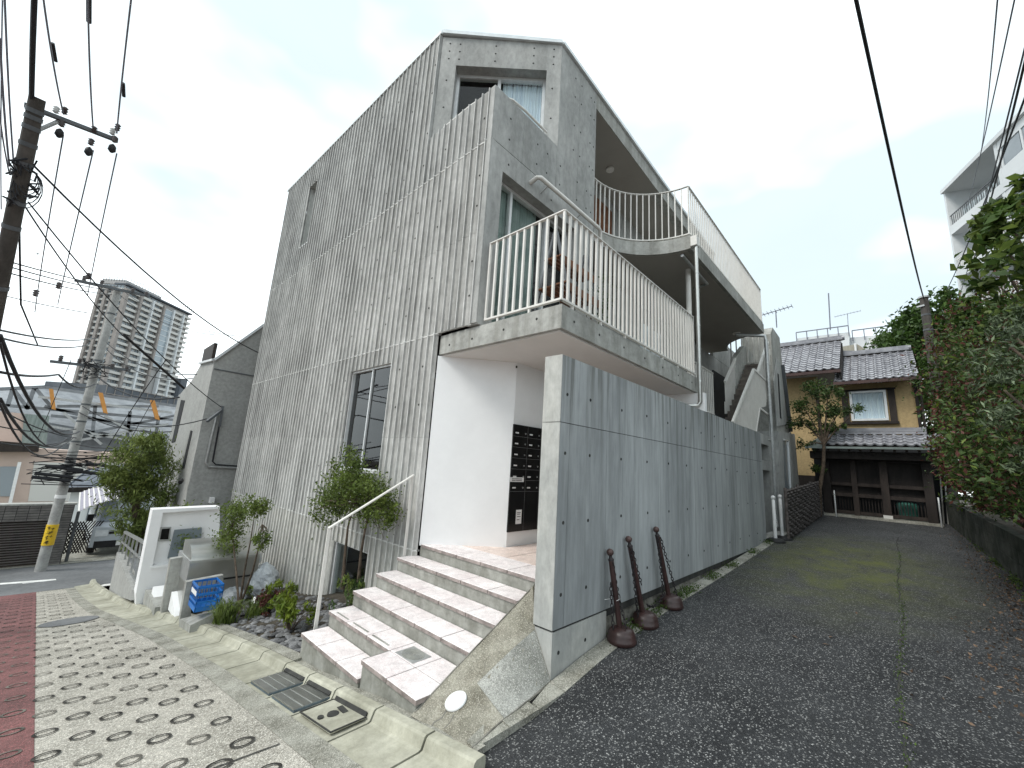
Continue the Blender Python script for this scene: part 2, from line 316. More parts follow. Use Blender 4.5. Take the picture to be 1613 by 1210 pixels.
def mesh_np(name, v, f, m, par=None, smooth=False, **k):
    """v (n,3), f (m,4) quads"""
    me = bpy.data.meshes.new(name); nf = len(f); kf = f.shape[1]
    me.vertices.add(len(v)); me.vertices.foreach_set('co', np.ascontiguousarray(v, dtype=np.float32).ravel())
    me.loops.add(nf*kf); me.loops.foreach_set('vertex_index', f.ravel().astype(np.int32))
    me.polygons.add(nf); me.polygons.foreach_set('loop_start', np.arange(0, nf*kf, kf, dtype=np.int32))
    if smooth: me.polygons.foreach_set('use_smooth', [True]*nf)
    me.materials.append(K[m]); me.update(calc_edges=True); me.validate(); return link(name, me, par, **k)
def leaves(name, pts, size, m, par=None, asp=.5, droop=0, updir=None, **k):
    """one folded four-cornered leaf at every point"""
    n = len(pts); d = rng.normal(size=(n, 3)); 
    if updir is not None: d = d*.6+np.array(updir)
    d[:, 2] -= droop; d /= np.linalg.norm(d, axis=1)[:, None]
    nn = rng.normal(size=(n, 3)); nn[:, 2] += .9; sd = np.cross(d, nn); sd /= np.linalg.norm(sd, axis=1)[:, None]+1e-9; up = np.cross(sd, d)
    L = (size*rng.uniform(.6, 1.35, n))[:, None]; p = np.asarray(pts)
    a = p-d*L*.5; b = p+sd*L*asp*.5+up*L*.08-d*L*.05; c = p+d*L*.5; e = p-sd*L*asp*.5+up*L*.08-d*L*.05
    v = np.stack([a, b, c, e], 1).reshape(-1, 3); f = np.arange(4*n).reshape(-1, 4)
    return mesh_np(name, v, f, m, par, **k)
def blob(c, r, n, hollow=.35):
    q = rng.normal(size=(n, 3)); q /= np.linalg.norm(q, axis=1)[:, None]; rr = rng.uniform(hollow, 1, n)[:, None]**.6
    return np.array(c)+q*rr*np.array(r)
def clumps(c, r, nc, per, cs=.3, hollow=.45):
    cc = blob(c, r, nc, hollow); R = np.mean(r)*cs
    return np.concatenate([x+rng.normal(size=(per, 3))*R*rng.uniform(.5, 1.1)*.62 for x in cc])

# ================================================================ GROUND
SL = -.153
def zs(Y): return -.133 + SL*(Y-2.55) if Y < 16 else -.133 + SL*13.45 - .03*(min(Y, 40)-16)     # street surface
def zt(Y): return zs(Y) + .06                                                                    # kerb top / lot level
def xk(Y):                                                                                       # back edge of the kerb
    pts = [(1.5, 1.88), (5, 1.88), (7.3, 1.78), (8.9, 1.62), (10.7, 1.42), (13, 1.33), (16, 1.3)]
    for (a, b), (c, d) in zip(pts, pts[1:]):
        if Y <= c: return b+(d-b)*max(0, (Y-a))/(c-a)
    return 1.3
def za(X, Y):                                                                                    # alley surface
    z = float(np.interp(X, [-6, 1.9, 2.49, 2.88, 3.36, 3.9, 4.85, 6.9, 9.5, 17], [-.09, -.06, -.04, .012, .085, .14, .205, .27, .385, .752]))
    k = min(1, max(0, (4.6-X)/2.8)); k = k*k*(3-2*k)
    return z + k*(-.153*(min(Y, 2.1)-2.0))*.8 if X < 4.6 else z
def on_ground(px, py, f, dz=0.0):
    """point where the sight line of a measured pixel meets the surface z = f(x, y)"""
    r = ray(px, py); t = .5
    while t < 60:
        z = EYE+r[2]*t
        if z <= f(r[0]*t, r[1]*t)+dz: break
        t += .01
    return Vector((r[0]*t, r[1]*t, z))
def sheet(name, fx, m, xs, ys, **k):
    v = []; nx, ny = len(xs), len(ys)
    for y in ys:
        for x in xs: v.append(fx(x, y))
    f = [(j*nx+i, j*nx+i+1, (j+1)*nx+i+1, (j+1)*nx+i) for j in range(ny-1) for i in range(nx-1)]
    b = MB(); b.add(v, f, True); return b.build(name, m, None, kind='structure', **k)
lin = lambda a, b, n: [a+(b-a)*i/(n-1) for i in range(n)]
sheet('ground', lambda x, y: (x, y, (zs(max(y, -8))-.22 if y > 2 else .1-.22-.1*0) if x < 60 else zs(max(y, 2))-.3), 'soil',
      [-400, -60, -20, -6, 0, 1.3, 2, 8, 14, 30, 60, 400], [-300, -60, -20, -4, -1, 0, 1.2, 1.95, 2.02, 4, 8, 12, 16, 24, 40, 80, 400])
ys = lin(1.5, 16, 40)
road = sheet('street', lambda x, y: (-6+(xk(y)-.55+6)*x, y, zs(y)), 'street', [0, .3, .6, .75, .9, 1], [-9, -4, 0]+ys)
red = sheet('red_strip', lambda x, y: (x, y, zs(y)+.004), 'red', [-3.2, -1.5, .245], [-9, -4, 0]+ys)
sheet('street_edge_strip', lambda x, y: (xk(y)-x, y, zs(y)+.004), 'edge', [.57, .49, .402], [1.75]+ys[1:])
sheet('cross_street', lambda x, y: (x, y, zs(y)+.004), 'road', [-60, -10, -2, 1.3, 3, 20, 80], [15.9, 18, 19.5])
sheet('forecourt', lambda x, y: (x, y, zs(y)+.012), 'edge', [-60, -10, 0, 3, 20, 80], [19.5, 24, 30, 33.5])
sheet('pavement_joint', lambda x, y: (-3+4.28*x, y+.42*(1-x), zs(y+.42*(1-x))+.006), 'hole', lin(0, 1, 6), [3.02, 3.034])
# alley
xs = lin(-4, 1.5, 8)+lin(1.8, 5, 26)+lin(5.5, 17.6, 16)
sheet('alley_asphalt', lambda x, y: (x, y, za(x, y)), 'asph', xs, [-6, -3, -1.6]+lin(-1.3, 1.93, 12))
# dark flat rings laid over the concrete slope stand in for its grooves (nearest as parts, the rest joined)
def ring_mesh(r0=.0475, r1=.0645, n=22):
    b = MB(); v = []
    for r in (r0, r1):
        for k in range(n): t = 2*math.pi*k/n; v.append((r*math.cos(t)*1.05, r*math.sin(t), 0.0))
    b.add(v, [(k, (k+1) % n, (k+1) % n+n, k+n) for k in range(n)]); return b
rm = bpy.data.meshes.new('groove_ring'); q = ring_mesh(); rm.from_pydata(q.v, [], q.f); rm.materials.append(K['ring'])
rm2 = rm.copy(); rm2.materials.clear(); rm2.materials.append(K['ringl'])
spots = []
for j in range(0, 62):
    for i in range(-9, 9):
        x = .80+i*.335+(.165 if j % 2 else 0); y = 2.35+j*.238-i*.055
        if -1.9 < x < xk(y)-.66 and 1.4 < y < 15.6: spots.append((x, y))
spots.sort(key=lambda p: p[0]**2*.5+p[1]**2)
tilt = math.atan(SL); far = MB()
for n, (x, y) in enumerate(spots):
    if n < 280:
        o = link('groove_ring', rm2 if (random.random() < .3 or x < .25) else rm, road if x > .25 else red, loc=(x, y, zs(y)+.009)); o.rotation_euler = (tilt, 0, random.uniform(0, 6)*0)
        s_ = random.uniform(.93, 1.05); o.scale = (s_, s_, 1)
    elif x > -1.2 and y < 15: far.add([(a+x, b+y, zs(y)+SL*b+.009) for a, b, c in q.v], q.f)
far.build('groove_rings', 'ring', road, kind='stuff')
# gutter: one rolled kerb block after another, gratings and a catch pit cover
gut = thing('gutter', None, None, (1.7, 3, 0), kind='structure')
def kerb_block(y0, y1, pit=False):
    prof = [(-.40, -.24), (-.40, -.06), (-.125, -.056), (-.105, -.05), (-.092, -.02), (-.082, .004), (-.068, .014), (-.01, .016), (.0, .008), (.0, -.24)]
    b = MB(); v = []
    for y in (y0, y1):
        for dx, dz in prof: v.append((xk(y)+dx, y, zt(y)+dz))
    n = len(prof); b.add(v, [(i, (i+1) % n, (i+1) % n+n, i+n) for i in range(n)]+[tuple(range(n-1, -1, -1)), tuple(range(n, 2*n))])
    return b.build('kerb_block', 'kerb', gut)
yy = 1.78; yb = []
for L_ in (.44, .58, .58, .5, .5, .6, .6, .6, .6, .6, .6, .6, .6, .6, .6, .6, .6, .6, .6, .6, .6, .6, .6, .6, .6):
    kerb_block(yy+.010, yy+L_-.010); yb.append((yy, yy+L_)); yy += L_
for y0, y1 in yb[3:5]:
    b = MB(); X0, X1 = xk(y0)-.37, xk(y0)-.1; fr = MB()
    g1 = lambda x, y, dz: (x, y, zt(y)+dz)
    fr.prism([g1(X0, y0+.03, -.046), g1(X1, y0+.03, -.042), g1(X1, y1-.03, -.042), g1(X0, y1-.03, -.046)], (0, 0, -.02))
    g = fr.build('grating', 'gratb', gut); b = MB()
    for i in range(34):
        y = y0+.035+(y1-y0-.07)*(i+.5)/34; b.bar(g1(X0, y, -.042), g1(X1, y, -.038), .006, .008)
    for i in range(5):
        x = X0+(X1-X0)*i/4; b.bar(g1(x, y0+.035, -.035), g1(x, y1-.035, -.035), .006, .006)
    b.build('grating_bars', 'stain', g, kind='stuff')
    MB().prism([g1(xk(y0)-.105, y0+.04, -.035), g1(xk(y0)-.065, y0+.04, -.008), g1(xk(y0)-.065, y1-.04, -.008), g1(xk(y0)-.105, y1-.04, -.035)], (-.006, 0, .01)).build('inlet_slot', 'hole', gut)
y0, y1 = yb[2]; X0, X1 = xk(y0)-.36, xk(y0)-.11
cv = MB().prism([g1(X0, y0+.05, -.046), g1(X1, y0+.05, -.042), g1(X1, y1-.05, -.042), g1(X0, y1-.05, -.046)], (0, 0, .008)).build('pit_cover', 'kerb', gut)
b = MB(); g2 = lambda x, y: (x, y, zt(y)-.033)
for p_, q_ in (((X0, y0+.05), (X0, y1-.05)), ((X0, y1-.05), (X1, y1-.05)), ((X0, y0+.05), (X1, y0+.05))): b.bar(g2(*p_), g2(*q_), .009, .006)
b.build('cover_joint', 'hole', cv)
ym = (y0+y1)/2
MB().lathe((X0+.13, ym, zt(ym)-.032), [(.04, -.005), (.04, .003)], 18).build('lifting_hole', 'hole', cv)
MB().lathe((X0+.05, ym+.02, zt(ym)-.032), [(.021, -.005), (.021, .003)], 14).build('lifting_hole', 'hole', cv)
MB().prism([(X0+.18, ym-.05, zt(ym)-.03), (X0+.22, ym-.05, zt(ym)-.03), (X0+.22, ym+.05, zt(ym)-.03), (X0+.18, ym+.05, zt(ym)-.03)], (0, 0, .004)).build('label_recess', 'hole', cv)
MB().prism([(xk(y0)-.112, y0+.06, zt(y0+.06)-.049), (xk(y0)-.094, y0+.06, zt(y0+.06)-.018), (xk(y0)-.094, y1-.06, zt(y1-.06)-.018), (xk(y0)-.112, y1-.06, zt(y1-.06)-.049)], (-.006, 0, .01)).build('inlet_slot', 'hole', gut)
# rubble joint between kerb and steps, edging of the bed
sheet('kerb_joint', lambda x, y: (xk(y)+x, y, zt(y)-.012+.006*math.sin(y*9)), 'edge', [.0, .05, .11], lin(1.9, 4.45, 30))
be = thing('bed_edging', None, None, (1.95, 5, 0), kind='structure')
for i in range(6):
    y0 = 4.42+i*.62; y1 = y0+.61
    MB().prism([(xk(y0)+.006, y0, zt(y0)+.012), (xk(y0)+.12, y0, zt(y0)+.02), (xk(y1)+.12, y1, zt(y1)+.02), (xk(y1)+.006, y1, zt(y1)+.012)], (0, 0, -.2)).build('edging_block', 'edge', be)
sheet('planting_bed', lambda x, y: (xk(y)+.1+(3.3-xk(y))*x, y, zt(y)-.02+.22*x*(1 if y < 6.5 else max(.3, 1-(y-6.5)*.2))+.02*math.sin(x*9+y*3)), 'soil', lin(0, 1, 8), lin(4.4, 10, 26))
def bed_z(X, Y):
    x = (X-xk(Y)-.1)/(3.3-xk(Y)); return zt(Y)-.02+.22*x*(1 if Y < 6.5 else max(.3, 1-(Y-6.5)*.2))
sv, sf = [], []; st = MB()
for i in range(900):
    Y = random.uniform(4.45, 8.1); X = xk(Y)+.13+random.random()**1.3*1.15
    r = random.uniform(.018, .045); z = bed_z(X, Y)+r*.35; a = random.uniform(0, 3)
    vs = []
    for (rr, h) in ((.75, -.5), (1, .0), (.6, .5)):
        for k in range(6): t = a+k*math.pi/3; q_ = rr*r*random.uniform(.8, 1.2); vs.append((X+q_*math.cos(t)*1.3, Y+q_*math.sin(t), z+h*r*.8))
    vs.append((X, Y, z+r*.55)); st.add(vs, [(j*6+k, j*6+(k+1) % 6, (j+1)*6+(k+1) % 6, (j+1)*6+k) for j in range(2) for k in range(6)]+[(12+k, 12+(k+1) % 6, 18) for k in range(6)])
st.build('bed_stones', 'stone', None, kind='stuff', label='dark rounded stones covering the planting bed beside the steps', cat='stones')

# concrete apron beside the steps
ap = MB()
P = {}
nu, nv = 9, 7
A0, A1 = Vector((1.93, 2.565, -.085)), Vector((3.10, 2.50, .56))
B0, B1 = Vector((1.90, 1.925, .006)), Vector((2.852, 2.07, .012))
C1 = Vector((2.852, 2.262, .36))
v = []
for i in range(nu):
    u = i/(nu-1); a = A0.lerp(A1, u); b_ = B0.lerp(B1, u); c_ = B0.lerp(A0, .5).lerp(C1, u)
    for j in range(nv):
        t = j/(nv-1)
        p_ = b_.lerp(c_, t*2) if t < .5 else c_.lerp(a, t*2-1); v.append(p_)
ap.add(v, [(i*nv+j, (i+1)*nv+j, (i+1)*nv+j+1, i*nv+j+1) for i in range(nu-1) for j in range(nv-1)], True)
ap.add([C1, A1, (3.26, 2.58, .575), (3.26, 2.27, .575)], [(0, 1, 2, 3)])
aprn = ap.build('apron', 'apron', None, kind='structure')
def apron_pt(u, t, dz=0):
    a = A0.lerp(A1, u); b_ = B0.lerp(B1, u); c_ = B0.lerp(A0, .5).lerp(C1, u)
    p_ = b_.lerp(c_, t*2) if t < .5 else c_.lerp(a, t*2-1); return p_+Vector((0, 0, dz))
b = MB(); us = lin(.36, .985, 8); ts = lin(.02, .56, 6)
b.add([apron_pt(u, t*(1-.25*(u-.3)), .005) for u in us for t in ts], [(i*6+j, (i+1)*6+j, (i+1)*6+j+1, i*6+j+1) for i in range(7) for j in range(5)], True)
b.build('repaired_patch', 'apron2', aprn)
# round white cover
c0 = apron_pt(.19, .60); nrm = (apron_pt(.3, .6)-c0).cross(apron_pt(.19, .75)-c0).normalized(); nrm = nrm if nrm.z > 0 else -nrm
o = MB().lathe(c0+nrm*.004, [(.076, 0), (.076, .009), (.072, .013)], 36, nrm).build('round_cover', 'wpl'); tag(o, 'round white cover set in the sloping concrete beside the lowest tiled step', 'cover')
g_ = MB()
for seq in ([(.0, .02), (.3, .03), (.6, .02), (.98, .0)], [(.02, .98), (.3, .99), (.6, .985), (.97, .99)]):
    g_.tube([apron_pt(u, t, .002) for u, t in seq], .006, 5, False)
g_.tube([apron_pt(u, t, .0) for u, t in ((.12, .62), (.07, .60), (.03, .64), (.0, .62))], .006, 5, False); g_.tube([apron_pt(u, t, .0) for u, t in ((.13, .50), (.08, .46), (.03, .47))], .005, 5, False)
g_.build('grime_joint', 'foot', aprn)
# edge strip along the wall
es = thing('edge_strip', None, None, (3, 1.98, 0), kind='structure')
x = 1.92
while x < 10.3:
    L_ = .45 if x > 2.6 else .3; x1 = x+L_
    za_ = lambda X: max(za(X, 1.93), .0)
    MB().prism([(x+.004, 1.925, za_(x)+.006), (x1-.004, 1.925, za_(x1)+.006), (x1-.004, 2.065, za_(x1)+.02), (x+.004, 2.065 if x > 2.6 else 1.99, za_(x)+.02)], (0, 0, -.14)).build('edging_block', 'edge', es); x = x1
# crack and moss line along the asphalt seam
sheet('asphalt_seam', lambda x, y: (x, .10+.02*math.sin(x*1.7)+y+.008*math.sin(x*13), za(x, .1)+.004), 'hole', lin(2.3, 13, 120), [-.006, .006])
b = MB()
def sprigs(name, n, fn, size, m='weed', **k):
    pts = np.array([fn() for _ in range(n)]); return leaves(name, pts, size, m, None, .6, 0, (0, 0, .6), **k)
sprigs('seam_weeds', 650, lambda: (lambda x: (x, .1+.02*math.sin(x*1.7)+random.gauss(0, .018), za(x, .1)+.008))(random.choice([3.2, 4.1, 4.9, 5.6, 6.3, 7.1, 8, 9.2, 10.5])+random.gauss(0, .28)), .016, kind='stuff', label='tiny weeds growing along the seam of the asphalt alley', cat='weeds')
def wallweed():
    x = random.choice([3.9, 4.15, 4.35, 4.75, 5.0, 5.3, 5.55, 6.4, 7.3, 8.6, 9.8])+random.gauss(0, .13); return (x, 1.99+random.gauss(0, .045), za(x, 1.9)+.015+abs(random.gauss(0, .028)))
sprigs('wall_foot_weeds', 2600, wallweed, .022, kind='stuff', label='low green weeds along the foot of the long concrete wall', cat='weeds')
def litter():
    x = 4.2+abs(random.gauss(0, 4.2)); y = -1.12+abs(random.gauss(0, .22 if x > 7 else .38)); return (x, min(y, 1.6), za(x, y)+.006)
leaves('leaf_litter', np.array([litter() for _ in range(1500)]), .034, 'lit', None, .55, -.2, (0, 0, 0), kind='stuff', label='brown fallen leaves along the right side of the alley', cat='leaves')
sprigs('alley_side_weeds', 1500, lambda: (lambda x: (x, -1.17+abs(random.gauss(0, .07)), za(x, -1)+.02+abs(random.gauss(0, .03))))(random.choice([6.2, 7.3, 8.4, 9.6, 11, 12.6, 13.8, 15.5])+random.gauss(0, .3)), .03, kind='stuff', label='weeds at the foot of the dark block wall', cat='weeds')
for i, (px, py) in enumerate(((1427, 1142), (1309, 1005), (1301, 1017), (1492, 1070), (1545, 960), (1425, 1063), (1252, 1005))):
    x, y, _ = on_ground(px, py, za); z = za(x, y)+.006; a = random.uniform(0, 3); L_ = .035
    b = MB().add([(x-L_*math.cos(a), y-L_*math.sin(a), z), (x+.014*math.sin(a), y-.014*math.cos(a), z+.006), (x+L_*math.cos(a), y+L_*math.sin(a), z+.004), (x-.014*math.sin(a), y+.014*math.cos(a), z+.008)], [(0, 1, 2, 3)])
    tag(b.build('fallen_leaf', 'lit'), ('pale dry leaf nearest the bottom edge of the picture', 'dry leaf lying on the asphalt seam', 'small leaf just below the one on the seam', 'reddish leaf right of the seam, low on the asphalt', 'leaf lying towards the litter strip on the right', 'dry leaf on the seam close to the pale one', 'dark leaf alone in the middle of the asphalt')[i], 'leaf')

# ================================================================ LONG CONCRETE WALL BY THE ALLEY
wl = thing('concrete_wall', 'long blue-grey exposed concrete wall with tie holes and dark water streaks along the alley', 'wall', (2.85, 2.17, 0))
bx = [2.85, 2.99]+[3.63+.606*i for i in range(11)]; bx = [x for x in bx if x < 9.9]+[10.12]
def flat_box(name, w_, h_, th, m):
    return None
for i, (a, b_) in enumerate(zip(bx, bx[1:])):
    for z0, z1 in ((.37, 2.003), (2.009, 2.604)):
        g = .0045 if b_ == bx[7] else .002; g0 = .0045 if a == bx[7] else .002
        MB().box((a+(g0 if i else 0), 2.079, z0), (b_-g, 2.24, z1)).build('formwork_panel', 'wall', wl)
MB().box((2.853, 2.241, .371), (10.12, 2.275, 2.604)).build('wall_back', 'pillar', wl)
MB().box((2.87, 2.09, .30), (10.1, 2.23, 2.59)).build('wall_core', 'hole', wl)
for z0, z1 in ((.37, 2.003), (2.009, 2.606)): MB().box((2.843, 2.081, z0), (2.852, 2.273, z1)).build('end_face', 'pillar', wl)
MB().box((2.845, 2.079, -.35), (3.67, 2.27, .352)).build('footing_block', 'pillar', wl)
b = MB()
n = 60; v = []
for i in range(n):
    x = 3.67+(10.1-3.67)*i/(n-1)
    for z, dy in ((.352, .03), (.25, .0), (.12, -.02), (-.1, -.03)): v.append((x, 2.10+dy+random.uniform(-.012, .012), z))
b.add(v, [(i*4+j, i*4+j+1, (i+1)*4+j+1, (i+1)*4+j) for i in range(n-1) for j in range(3)], True)
b.build('rough_footing', 'foot', wl)
def hole_mesh(r=.0125):
    b = MB(); n = 12; v = []
    for rr, d in ((r*1.25, 0), (r, -.003), (r*.9, -.001)):
        for k in range(n): t = 2*math.pi*k/n; v.append((rr*math.cos(t), d, rr*math.sin(t)))
    b.add(v, [(i*n+k, i*n+(k+1) % n, (i+1)*n+(k+1) % n, (i+1)*n+k) for i in range(2) for k in range(n)]+[tuple(range(2*n, 3*n))])
    me = bpy.data.meshes.new('tie_hole'); me.from_pydata(b.v, [], b.f); me.materials.append(K['hole']); return me
hm = hole_mesh()
hx = [2.935, 3.32]+[3.93+.607*i for i in range(11)]
for z in (at(889.8, 713, Y=2.079).z, 1.18, at(893, 620.6, Y=2.079).z, at(883.4, 938.4, Y=2.079).z):
    for x in hx:
        if x < 10: link('tie_hole', hm, wl, loc=(x+random.uniform(-.01, .01), 2.0785, z+random.uniform(-.008, .008)))
for x in (2.935, 3.32): link('tie_hole', hm, wl, loc=(x, 2.0785, at(880, 1028, Y=2.079).z))

# ================================================================ ENTRANCE STEPS
XL, ZL, TR, RI = 3.25, .583, .26, .144
stp = thing('entrance_stairs', 'short flight of concrete steps with pale pink stone tiles leading to the white entrance', 'stairs', (2.6, 3.5, 0))
def tile_mesh(w_, d_, m, th=.034):
    b = MB(); b.bbox((0, 0, -th), (d_, w_, 0), .003); me = bpy.data.meshes.new('tile'); me.from_pydata(b.v, [], b.f)
    me.materials.append(K[m]); me.materials.append(K['tilee'])
    for p_ in me.polygons:
        if abs(p_.normal.z) < .4: p_.material_index = 1
    return me
YJ = [4.54, 4.15, 3.755, 3.357, 2.963, 2.578]
tcache = {}
def tile(x, y0, y1, z, d_, m='tile', par=None):
    k_ = (round(y1-y0, 3), round(d_, 3), m)
    if k_ not in tcache: tcache[k_] = tile_mesh(y1-y0-.007, d_-.005, m)
    link('tile', tcache[k_], par or stp, loc=(x, y0+.002, z+random.uniform(-.0012, .0012)))
for i in range(1, 4):
    X, z = XL-TR*i, ZL-RI*i
    MB().box((X+.014, 2.585, -.6), (X+TR+.03, 4.53, z-.034)).build('step_block', 'riser', stp)
    for y1, y0 in zip(YJ, YJ[1:]): tile(X, y0, y1, z, TR+.012)
X, z = XL-TR*4, ZL-RI*4
MB().box((X+.014, 3.33, -.7), (X+TR+.03, 4.50, z-.034)).build('step_block', 'riser', stp)
for y1, y0 in ((4.51, 4.11), (4.11, 3.71), (3.71, 3.318)): tile(X, y0, y1, z, TR+.012)
for y1, y0 in ((4.4, 4.15), (4.05, 3.76), (3.68, 3.4)): MB().box((X+.035, y0, z-.01), (X+.052, y1, z+.0035)).build('non_slip_strip', 'riser', stp)
MB().box((1.964, 2.56, -.7), (X+TR+.03, 3.305, z-.036)).build('step_block', 'riser', stp)
tile(1.95, 2.93, 3.316, z, .262); tile(1.95, 2.545, 2.93, z, .262); tile(X+.002, 2.58, 2.93, z, TR+.008)
tile(X+.002, 2.93, 3.316, z, TR+.008)
gy0, gy1, gx0, gx1 = 2.99, 3.25, X+.012, X+.20
mh = MB().box((gx0, gy0, z-.02), (gx1, gy1, z+.003)).build('access_cover', 'steel', stp)
b = MB()
for k in range(1, 9):
    rr = .0135*k
    b.tube([((gx0+gx1)/2+rr*.78*math.cos(t), (gy0+gy1)/2+rr*math.sin(t), z+.0035) for t in lin(0, 2*math.pi, 25)], .0028, 4, False)
b.build('cover_rib', 'riser', mh)
MB().box((X+.0, 3.302, z-.0), (X-.25, 3.308, z+.003)).build('non_slip_strip', 'riser', stp)
z5 = z-RI
MB().box((1.959, 3.33, -.8), (X+.03, 4.47, z5-.034)).build('step_block', 'riser', stp)
for y1, y0 in ((4.485, 4.10), (4.10, 3.71), (3.71, 3.322)): tile(1.945, y0, y1, z5, .275)
MB().box((XL+.014, 2.3, -.6), (7.2, 4.46, ZL-.034)).build('step_block', 'riser', stp)
YL = YJ[:-1]+[2.57, 2.29]
for j in range(10):
    for y1, y0 in zip(YL, YL[1:]):
        x0 = XL+.4*j
        if y1 > 3.85-.0 and x0 > 3.7: continue
        if y0 > 4.0 and x0 > 3.3 : continue
        tile(x0, y0, min(y1, 4.44), ZL, .4, 'tile' if j == 0 else 'ptile')
MB().lathe((4.05, 2.78, ZL), [(.035, -.002), (.035, .002)], 16).build('floor_drain', 'steel', stp)
# handrail
hrl = thing('handrail', 'thin cream painted steel handrail rising beside the steps', 'handrail', (2.15, 4.6, 0))
b0 = Vector((2.07, 4.56, zt(4.56)+.02)); t0 = Vector(at(519, 832, Y=4.56)); t1 = Vector(at(650, 750, Y=4.56)); e1 = Vector((t1.x, 4.56, .44)); b0.x = t0.x
MB().bar(b0, t0, .036, .012).build('post', 'wm', hrl); MB().bar(e1, t1, .036, .012).build('post', 'wm', hrl)
MB().bar(t0-(t1-t0).normalized()*.012+Vector((0, 0, .004)), t1+(t1-t0).normalized()*.018+Vector((0, 0, .004)), .038, .014).build('top_bar', 'wm', hrl)

# ================================================================ MAIN BUILDING
bd = thing('apartment_building', 'three-storey exposed concrete apartment house with ribbed street face, white railings and balconies', 'building', (6, 6, 0))
Y1, XF = 3.68, 3.245
def ztop(y): return 9.0+(y-5.24)*.036
PROF = [(0, .0), (.04, .003), (.12, .018), (.25, .030), (.45, .037), (.65, .036), (.82, .036), (.88, .066), (.945, .068), (.97, .015)]
PITCH = .146
def rib_profile(y0, y1):
    ys = []; k = math.floor(y0/PITCH)
    while k*PITCH < y1:
        for f, d in PROF:
            y = (k+f)*PITCH
            if y0 < y < y1: ys.append((y, d))
        k += 1
    return [(y0, .012)]+ys+[(y1, .012)]
def rib_panel(y0, y1, z0, z1, ops=(), name='ribbed_panel'):
    crest = set()
    cuts = sorted({y0, y1} | {o[0] for o in ops} | {o[1] for o in ops}); b = MB()
    for a, c in zip(cuts, cuts[1:]):
        seg = [(z0, z1)]
        for o in ops:
            if o[0] <= a and c <= o[1]:
                seg = [s for p_ in seg for s in ((p_[0], min(p_[1], o[2])), (max(p_[0], o[3]), p_[1])) if s[1] > s[0]+1e-4]
        pr = rib_profile(a, c)
        for s0, s1 in seg:
            v = []
            for y, d in pr:
                t1_ = s1 if s1 < 8.9 else ztop(y)
                v += [(XF-d, y, s0), (XF-d, y, t1_)]
            n = len(pr); k0 = len(b.f); b.add(v, [(2*i, 2*i+1, 2*i+3, 2*i+2) for i in range(n-1)])
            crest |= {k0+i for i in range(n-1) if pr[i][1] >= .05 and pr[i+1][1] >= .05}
            b.add([(XF-d, y, s0) for y, d in pr]+[(XF, c, s0), (XF, a, s0)], [tuple(range(n+2))])
            b.add([(XF-d, y, s1 if s1 < 8.9 else ztop(y)) for y, d in pr]+[(XF, c, s1), (XF, a, s1)], [tuple(range(n+1, -1, -1))])
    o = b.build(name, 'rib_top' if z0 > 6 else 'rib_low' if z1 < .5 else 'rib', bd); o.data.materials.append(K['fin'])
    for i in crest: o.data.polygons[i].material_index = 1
    return o
winA = (5.60, 6.92, 1.40, 3.05); winB = (10.22, 10.84, 6.75, 8.53); winC = (5.62, 6.72, -.62, .27)
YE = 12.68; G = .006
rib_panel(4.475, YE, -2.4, .495, [winC])
rib_panel(4.475, YE, .505, 1.9, [(winA[0], winA[1], 1.40, 1.9)])
rib_panel(4.475, YE, 1.903, 3.318, [(winA[0], winA[1], 1.903, 3.05)])
rib_panel(Y1+.09, 8.3, 3.33, 4.62); rib_panel(8.3, YE, 3.33, 4.62); rib_panel(Y1+.09, 8.3, 4.624, 6.0); rib_panel(8.3, YE, 4.624, 6.0)
rib_panel(Y1+.09, 5.22, 6.012, 6.86)
rib_panel(5.23, 8.9, 6.012, 8.95); rib_panel(8.9, YE, 6.012, 7.4, [(winB[0], winB[1], 6.75, 7.4)]); rib_panel(8.9, YE, 7.403, 8.95, [(winB[0], winB[1], 7.403, winB[3])])
b = MB()
for z, ya in ((.5, 4.48), (3.324, 4.46), (6.006, Y1)):
    pr = rib_profile(ya, YE); v = []
    for y, d in pr: v += [(XF-d-.006, y, z-.009), (XF-d-.008, y, z+.009), (XF+.02, y, z+.009), (XF+.02, y, z-.009)]
    b.add(v, [(4*i+j, 4*i+(j+1) % 4, 4*i+4+(j+1) % 4, 4*i+4+j) for i in range(len(pr)-1) for j in range(4)])
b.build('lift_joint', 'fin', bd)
def wall(name, o, u, n, W, z0, z1, th, ops=(), m='con', par=bd, z1b=None):
    """flat wall: front face through o along u, outward normal n, openings (a0, a1, zb, zt) left out"""
    o, u, n = Vector(o), Vector(u).normalized(), Vector(n).normalized(); b = MB()
    us = sorted({0, W} | {q for p_ in ops for q in p_[:2]})
    for a, c in zip(us, us[1:]):
        seg = [(z0, z1)]
        for p_ in ops:
            if p_[0] <= a and c <= p_[1]: seg = [s for g_ in seg for s in ((g_[0], min(g_[1], p_[2])), (max(g_[0], p_[3]), g_[1])) if s[1] > s[0]+1e-4]
        for s0, s1 in seg:
            f = lambda uu, zz: Vector((o.x+u.x*uu, o.y+u.y*uu, zz))
            b.prism([f(a, s0), f(c, s0), f(c, s1), f(a, s1)], -n*th)
    return b.build(name, m, par)
def holes(o, u, n, pts, par=bd):
    o, u, n = Vector(o), Vector(u).normalized(), Vector(n).normalized(); ang = math.atan2(u.y, u.x)
    for a, z in pts:
        q = o+u*a+n*.001; ob = link('tie_hole', hm, par, loc=(q.x, q.y, z)); ob.rotation_euler.z = ang
